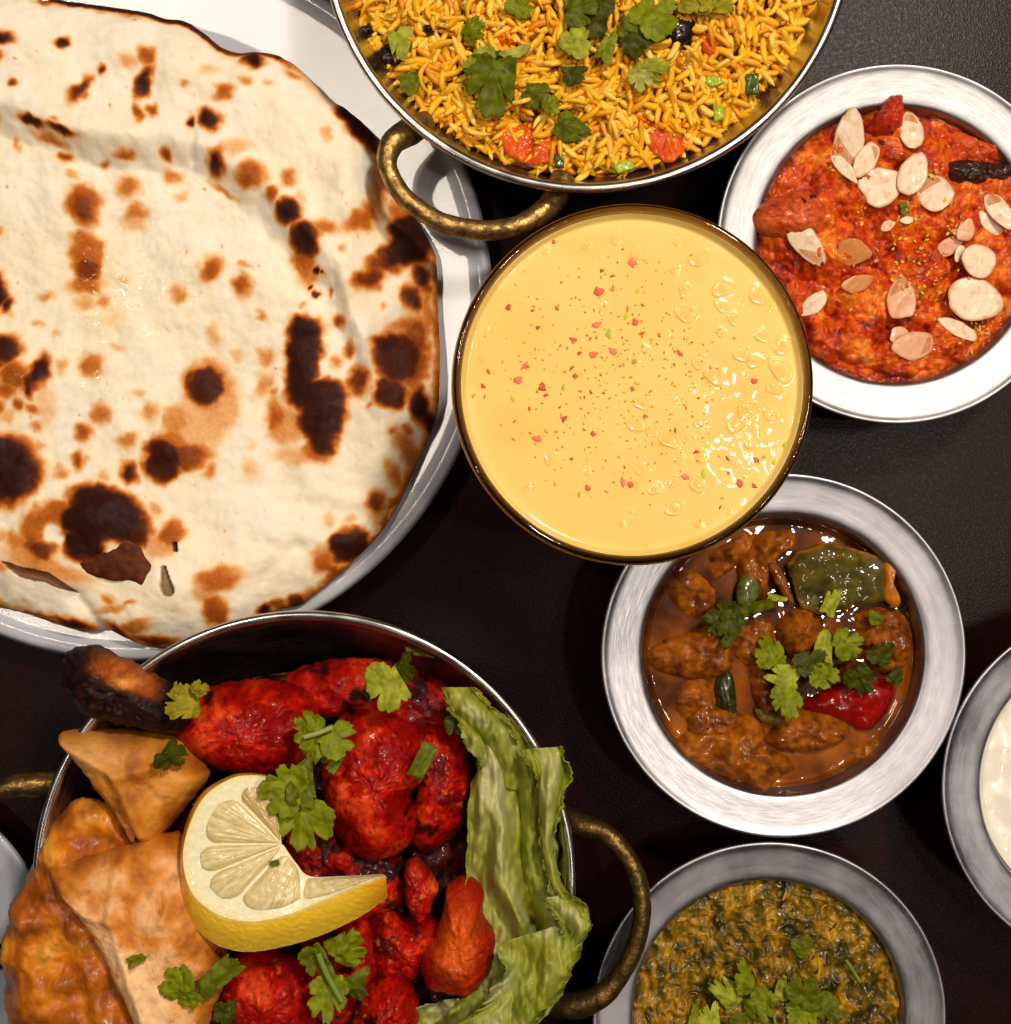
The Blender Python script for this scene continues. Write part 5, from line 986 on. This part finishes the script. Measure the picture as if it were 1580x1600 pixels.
def fold(Lc, Rc, zs, arch, ridge, edge_, seed, ru=.0008, nu=50, nv=220, jag=5, off=.5, name='leaf_fold'):
    a_ = catmull(Lc, nv, closed=False); b_ = catmull(Rc, nv, closed=False); u = np.linspace(0, 1, nu)[:, None, None]
    G = a_[None] * (1 - u) + b_[None] * u; U = np.broadcast_to(u[..., 0], G.shape[:2]); Vv = np.broadcast_to(np.linspace(0, 1, nv)[None], U.shape)
    eL, eR = np.clip(1 - U * 4, 0, 1), np.clip(U * 4 - 3, 0, 1)
    X = G[..., 0] + (eL + eR) * fbm(Vv * 6, eL * 0, seed, 1.0, 3, .5) * jag * 2.4; Y = G[..., 1] + (eL + eR) * fbm(Vv * 6, eL * 0, seed + 8, 1.0, 3) * jag
    ww = fbm(Vv * 3, U * 0, seed + 3, 1.0, 2)
    us = np.clip(U + .22 * ww * np.sin(U * PI), 0, 1)
    z = np.interp(Vv[0], np.linspace(0, 1, len(zs)), zs)[None] + arch * (np.clip(1 - np.abs((us - off) / np.where(us < off, off, 1 - off)) ** 2.0, 0, 1)) + ru * fbm(X, Y, seed + 9, 34, 3) * 2 + ru * .5 * np.sin(us * 9 + 3 * ww)
    k_ = S * (H - z) / H; V = np.stack([(X - 790) * k_, (800 - Y) * k_, z], -1).reshape(-1, 3)
    st_ = np.clip(1 - np.abs(us - off) * 2.0 + fbm(U * 9 + ww * 2, Vv * 2.4, seed + 31, 1.0, 3) * .55, 0, 1)
    c_ = mix(np.broadcast_to(edge_, G.shape[:2] + (3,)), np.broadcast_to(ridge, G.shape[:2] + (3,)), sst(.15, .8, st_))
    c_ = mix(c_, np.broadcast_to(OL, c_.shape), sst(.0, .35, fbm(X, Y * .5, seed + 14, 45, 3)) * .65)
    c_ = mix(c_, c_ * 1.25, sst(.0, .4, fbm(U * 7, Vv * 3 + ww, seed + 55, 1.0, 2)) * .4)
    o = obj(name, V, grid_faces(nu, nv, False), LETT, le, col=c_.reshape(-1, 3)); so = o.modifiers.new('thickness', 'SOLIDIFY'); so.thickness = .0005; so.offset = 0; return o
def sheet(Lc, Rc, zs, folds, A, seed, pale=0.0, nu=170, nv=300, jag=5, dip=.6):
    """one thin leaf blade gathered into uneven folds that run along it"""
    a_ = catmull(Lc, nv, closed=False); b_ = catmull(Rc, nv, closed=False); u = np.linspace(0, 1, nu)[:, None, None]
    G = a_[None] * (1 - u) + b_[None] * u; U = np.broadcast_to(u[..., 0], G.shape[:2]); Vv = np.broadcast_to(np.linspace(0, 1, nv)[None], U.shape)
    w1 = fbm(Vv * 2.2, U * 1.5, seed, 1.0, 3); w2 = fbm(Vv * 5, U * 3, seed + 4, 1.0, 2)
    up = U + .24 * w1 + .05 * w2
    up = up + .10 * np.sin(Vv * 4.2 + seed) + .07 * fbm(Vv * 3.5, U * 4, seed + 17, 1.0, 2)
    ph = up * folds * PI; rid = (1 - np.abs(np.sin(ph + .6))) * .45 + .55 * (.5 + .5 * np.cos(2 * ph + 1.2))     # uneven crests, rounded hollows
    amp = A * (.55 + .45 * np.clip(fbm(up * folds, Vv * 1.6, seed + 7, 1.0, 2) * 2 + .6, 0, 1.4))
    eg = np.clip(1 - U * 9, 0, 1) + np.clip(U * 9 - 8, 0, 1)
    X = G[..., 0] + eg * fbm(Vv * 7, eg * 0, seed + 1, 1.0, 4, .6) * jag * 3.2 + 9 * np.sin(ph * 2 + 1.2) * .5; Y = G[..., 1] + eg * fbm(Vv * 8, eg * 0, seed + 2, 1.0, 3) * jag
    z = np.interp(Vv[0], np.linspace(0, 1, len(zs)), zs)[None] + amp * rid - dip * A * .4 + fbm(X * 1.5, Y * .7, seed + 9, 55, 3) * .0085 + np.abs(fbm(X, Y * .6, seed + 19, 30, 2)) * .0022 + eg * .0030 * np.sin(Vv * 34 + w1 * 12)
    k_ = S * (H - z) / H; V = np.stack([(X - 790) * k_, (800 - Y) * k_, z], -1).reshape(-1, 3)
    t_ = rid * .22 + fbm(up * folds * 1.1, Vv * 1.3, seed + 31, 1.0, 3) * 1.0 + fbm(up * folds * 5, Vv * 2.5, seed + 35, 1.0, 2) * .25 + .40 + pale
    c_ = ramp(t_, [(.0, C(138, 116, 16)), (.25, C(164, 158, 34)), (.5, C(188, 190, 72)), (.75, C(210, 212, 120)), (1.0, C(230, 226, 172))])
    c_ = mix(c_, np.broadcast_to(C(140, 158, 22), c_.shape), np.clip(eg + sst(.1, .4, fbm(X, Y, seed + 40, 60, 2)), 0, 1) * .6)
    ve = np.exp(-(np.abs(fbm(U * 10 + Vv * 3, Vv * 7, seed + 60, 1.0, 2)) / .035) ** 2); c_ = mix(c_, np.broadcast_to(C(214, 212, 140), c_.shape), ve * .35)
    o = obj('leaf_fold', V, grid_faces(nu, nv, False), LETT, le, col=c_.reshape(-1, 3)); so = o.modifiers.new('thickness', 'SOLIDIFY'); so.thickness = .0004; so.offset = 0; return o
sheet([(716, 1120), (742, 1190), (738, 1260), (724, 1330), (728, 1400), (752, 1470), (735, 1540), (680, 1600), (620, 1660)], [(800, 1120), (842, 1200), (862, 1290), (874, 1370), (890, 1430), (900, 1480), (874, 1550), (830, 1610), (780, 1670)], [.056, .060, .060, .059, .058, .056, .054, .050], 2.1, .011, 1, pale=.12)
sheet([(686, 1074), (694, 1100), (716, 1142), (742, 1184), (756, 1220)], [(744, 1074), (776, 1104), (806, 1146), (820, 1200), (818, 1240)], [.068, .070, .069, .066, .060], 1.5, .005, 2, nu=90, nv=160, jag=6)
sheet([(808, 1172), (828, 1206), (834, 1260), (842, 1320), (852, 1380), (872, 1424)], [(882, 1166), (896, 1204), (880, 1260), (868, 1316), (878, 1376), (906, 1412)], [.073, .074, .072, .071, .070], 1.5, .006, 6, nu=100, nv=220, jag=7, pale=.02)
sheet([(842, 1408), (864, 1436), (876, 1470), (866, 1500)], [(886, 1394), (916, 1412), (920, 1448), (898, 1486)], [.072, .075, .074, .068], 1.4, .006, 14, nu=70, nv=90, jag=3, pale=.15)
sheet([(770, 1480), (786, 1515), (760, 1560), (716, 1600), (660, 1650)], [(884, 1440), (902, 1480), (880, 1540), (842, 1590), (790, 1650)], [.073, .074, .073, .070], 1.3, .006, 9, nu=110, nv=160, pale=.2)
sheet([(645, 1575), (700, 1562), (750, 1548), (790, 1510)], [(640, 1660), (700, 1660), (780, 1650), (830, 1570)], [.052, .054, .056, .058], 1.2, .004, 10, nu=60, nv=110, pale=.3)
# herbs on the snacks
DL = [(290, 1105, .082, 44, 190, 4, ((1.4, .5),), 'yellowed coriander leaf on the drumstick shank'), (312, 1080, .083, 22, 30, 4, (), 'small yellowed leaf beside the one on the drumstick shank'), (275, 1078, .083, 22, 100, 4, (), 'tiny yellowed leaf above the one on the shank'),
      (608, 1075, .074, 62, -95, 2, ((2.3, .3),), 'pale coriander leaf at the upper right of the red chicken'), (625, 1040, .064, 36, 60, 3, ((1.4, .3),), 'shaded leaf under the upper right rim'), (655, 1022, .060, 44, -15, 3, ((1.4, .15), (-1.4, .15)), 'dark leaf sliver leaning on the upper right wall'),
      (478, 1140, .083, 46, 150, 0, (), 'round green leaf at the top of the pile beside the lemon'), (520, 1148, .084, 52, 35, 0, ((1.5, .4),), 'toothed leaf at the upper right of the pile beside the lemon'), (495, 1175, .084, 46, -70, 0, (), 'green leaf in the middle of the pile beside the lemon'),
      (440, 1235, .091, 60, 165, 0, (), 'broad leaf overlapping the lemon flesh'), (480, 1225, .089, 52, -20, 1, (), 'darker leaf beside the broad one overlapping the lemon'), (472, 1285, .087, 66, -95, 0, (), 'toothed leaf hanging lowest in the pile beside the lemon'),
      (528, 1185, .079, 36, -110, 1, ((1.4, .3),), 'narrow leaf right of the pile beside the lemon'), (660, 1190, .074, 54, 62, 1, ((1.57, .26), (-1.57, .26), (0, .8)), 'straight cut leaf strip on the dark red chicken'), (268, 1185, .081, 44, -40, 3, (), 'dark shaded leaf at the back of the upper pastry triangle'),
      (212, 1500, .0855, 26, 25, 0, ((1.5, .35), (-1.5, .35)), 'small leaf scrap lying on the pale pastry triangle'), (280, 1548, .0850, 52, 185, 0, (), 'toothed leaf on the lower tip of the pale pastry triangle'), (335, 1530, .084, 64, 40, 1, ((1.57, .3), (-1.57, .35)), 'long leaf between the pale pastry triangle and the lemon'),
      (352, 1585, .070, 36, -90, 3, (), 'shaded leaf at the bottom edge right of the pastry'), (540, 1480, .072, 54, 40, 0, ((1.4, .45),), 'upper leaf of the sprig below the lemon'), (515, 1560, .073, 60, -95, 0, (), 'lower leaf of the sprig below the lemon'), (500, 1500, .0735, 50, -60, 1, ((1.5, .35),), 'left leaf of the sprig below the lemon'),
      (560, 1525, .071, 36, 30, 1, ((1.5, .3),), 'right leaf of the sprig below the lemon'), (714, 1130, .066, 30, -60, 3, (), 'dark leaf scrap by the lettuce top'), (560, 1545, .070, 24, -10, 3, (), 'small dark scrap right of the sprig below the lemon')]
for i, (x, y, z_, s_, rot, tone, cuts, lb) in enumerate(DL):
    leaf(x, y, z_, s_, rot, lb, tone, cuts, .2, (gr.normal() * 13, gr.normal() * 13), 200 + i, stretch=.9)
stem([(475, 1152), (498, 1145), (520, 1136)], .086, .0009, 'pale stem across the leaf pile beside the lemon', C(176, 178, 104))
stem([(497, 1490), (512, 1525), (535, 1565)], .0755, .0011, 'green stem of the sprig below the lemon', C(124, 150, 60))
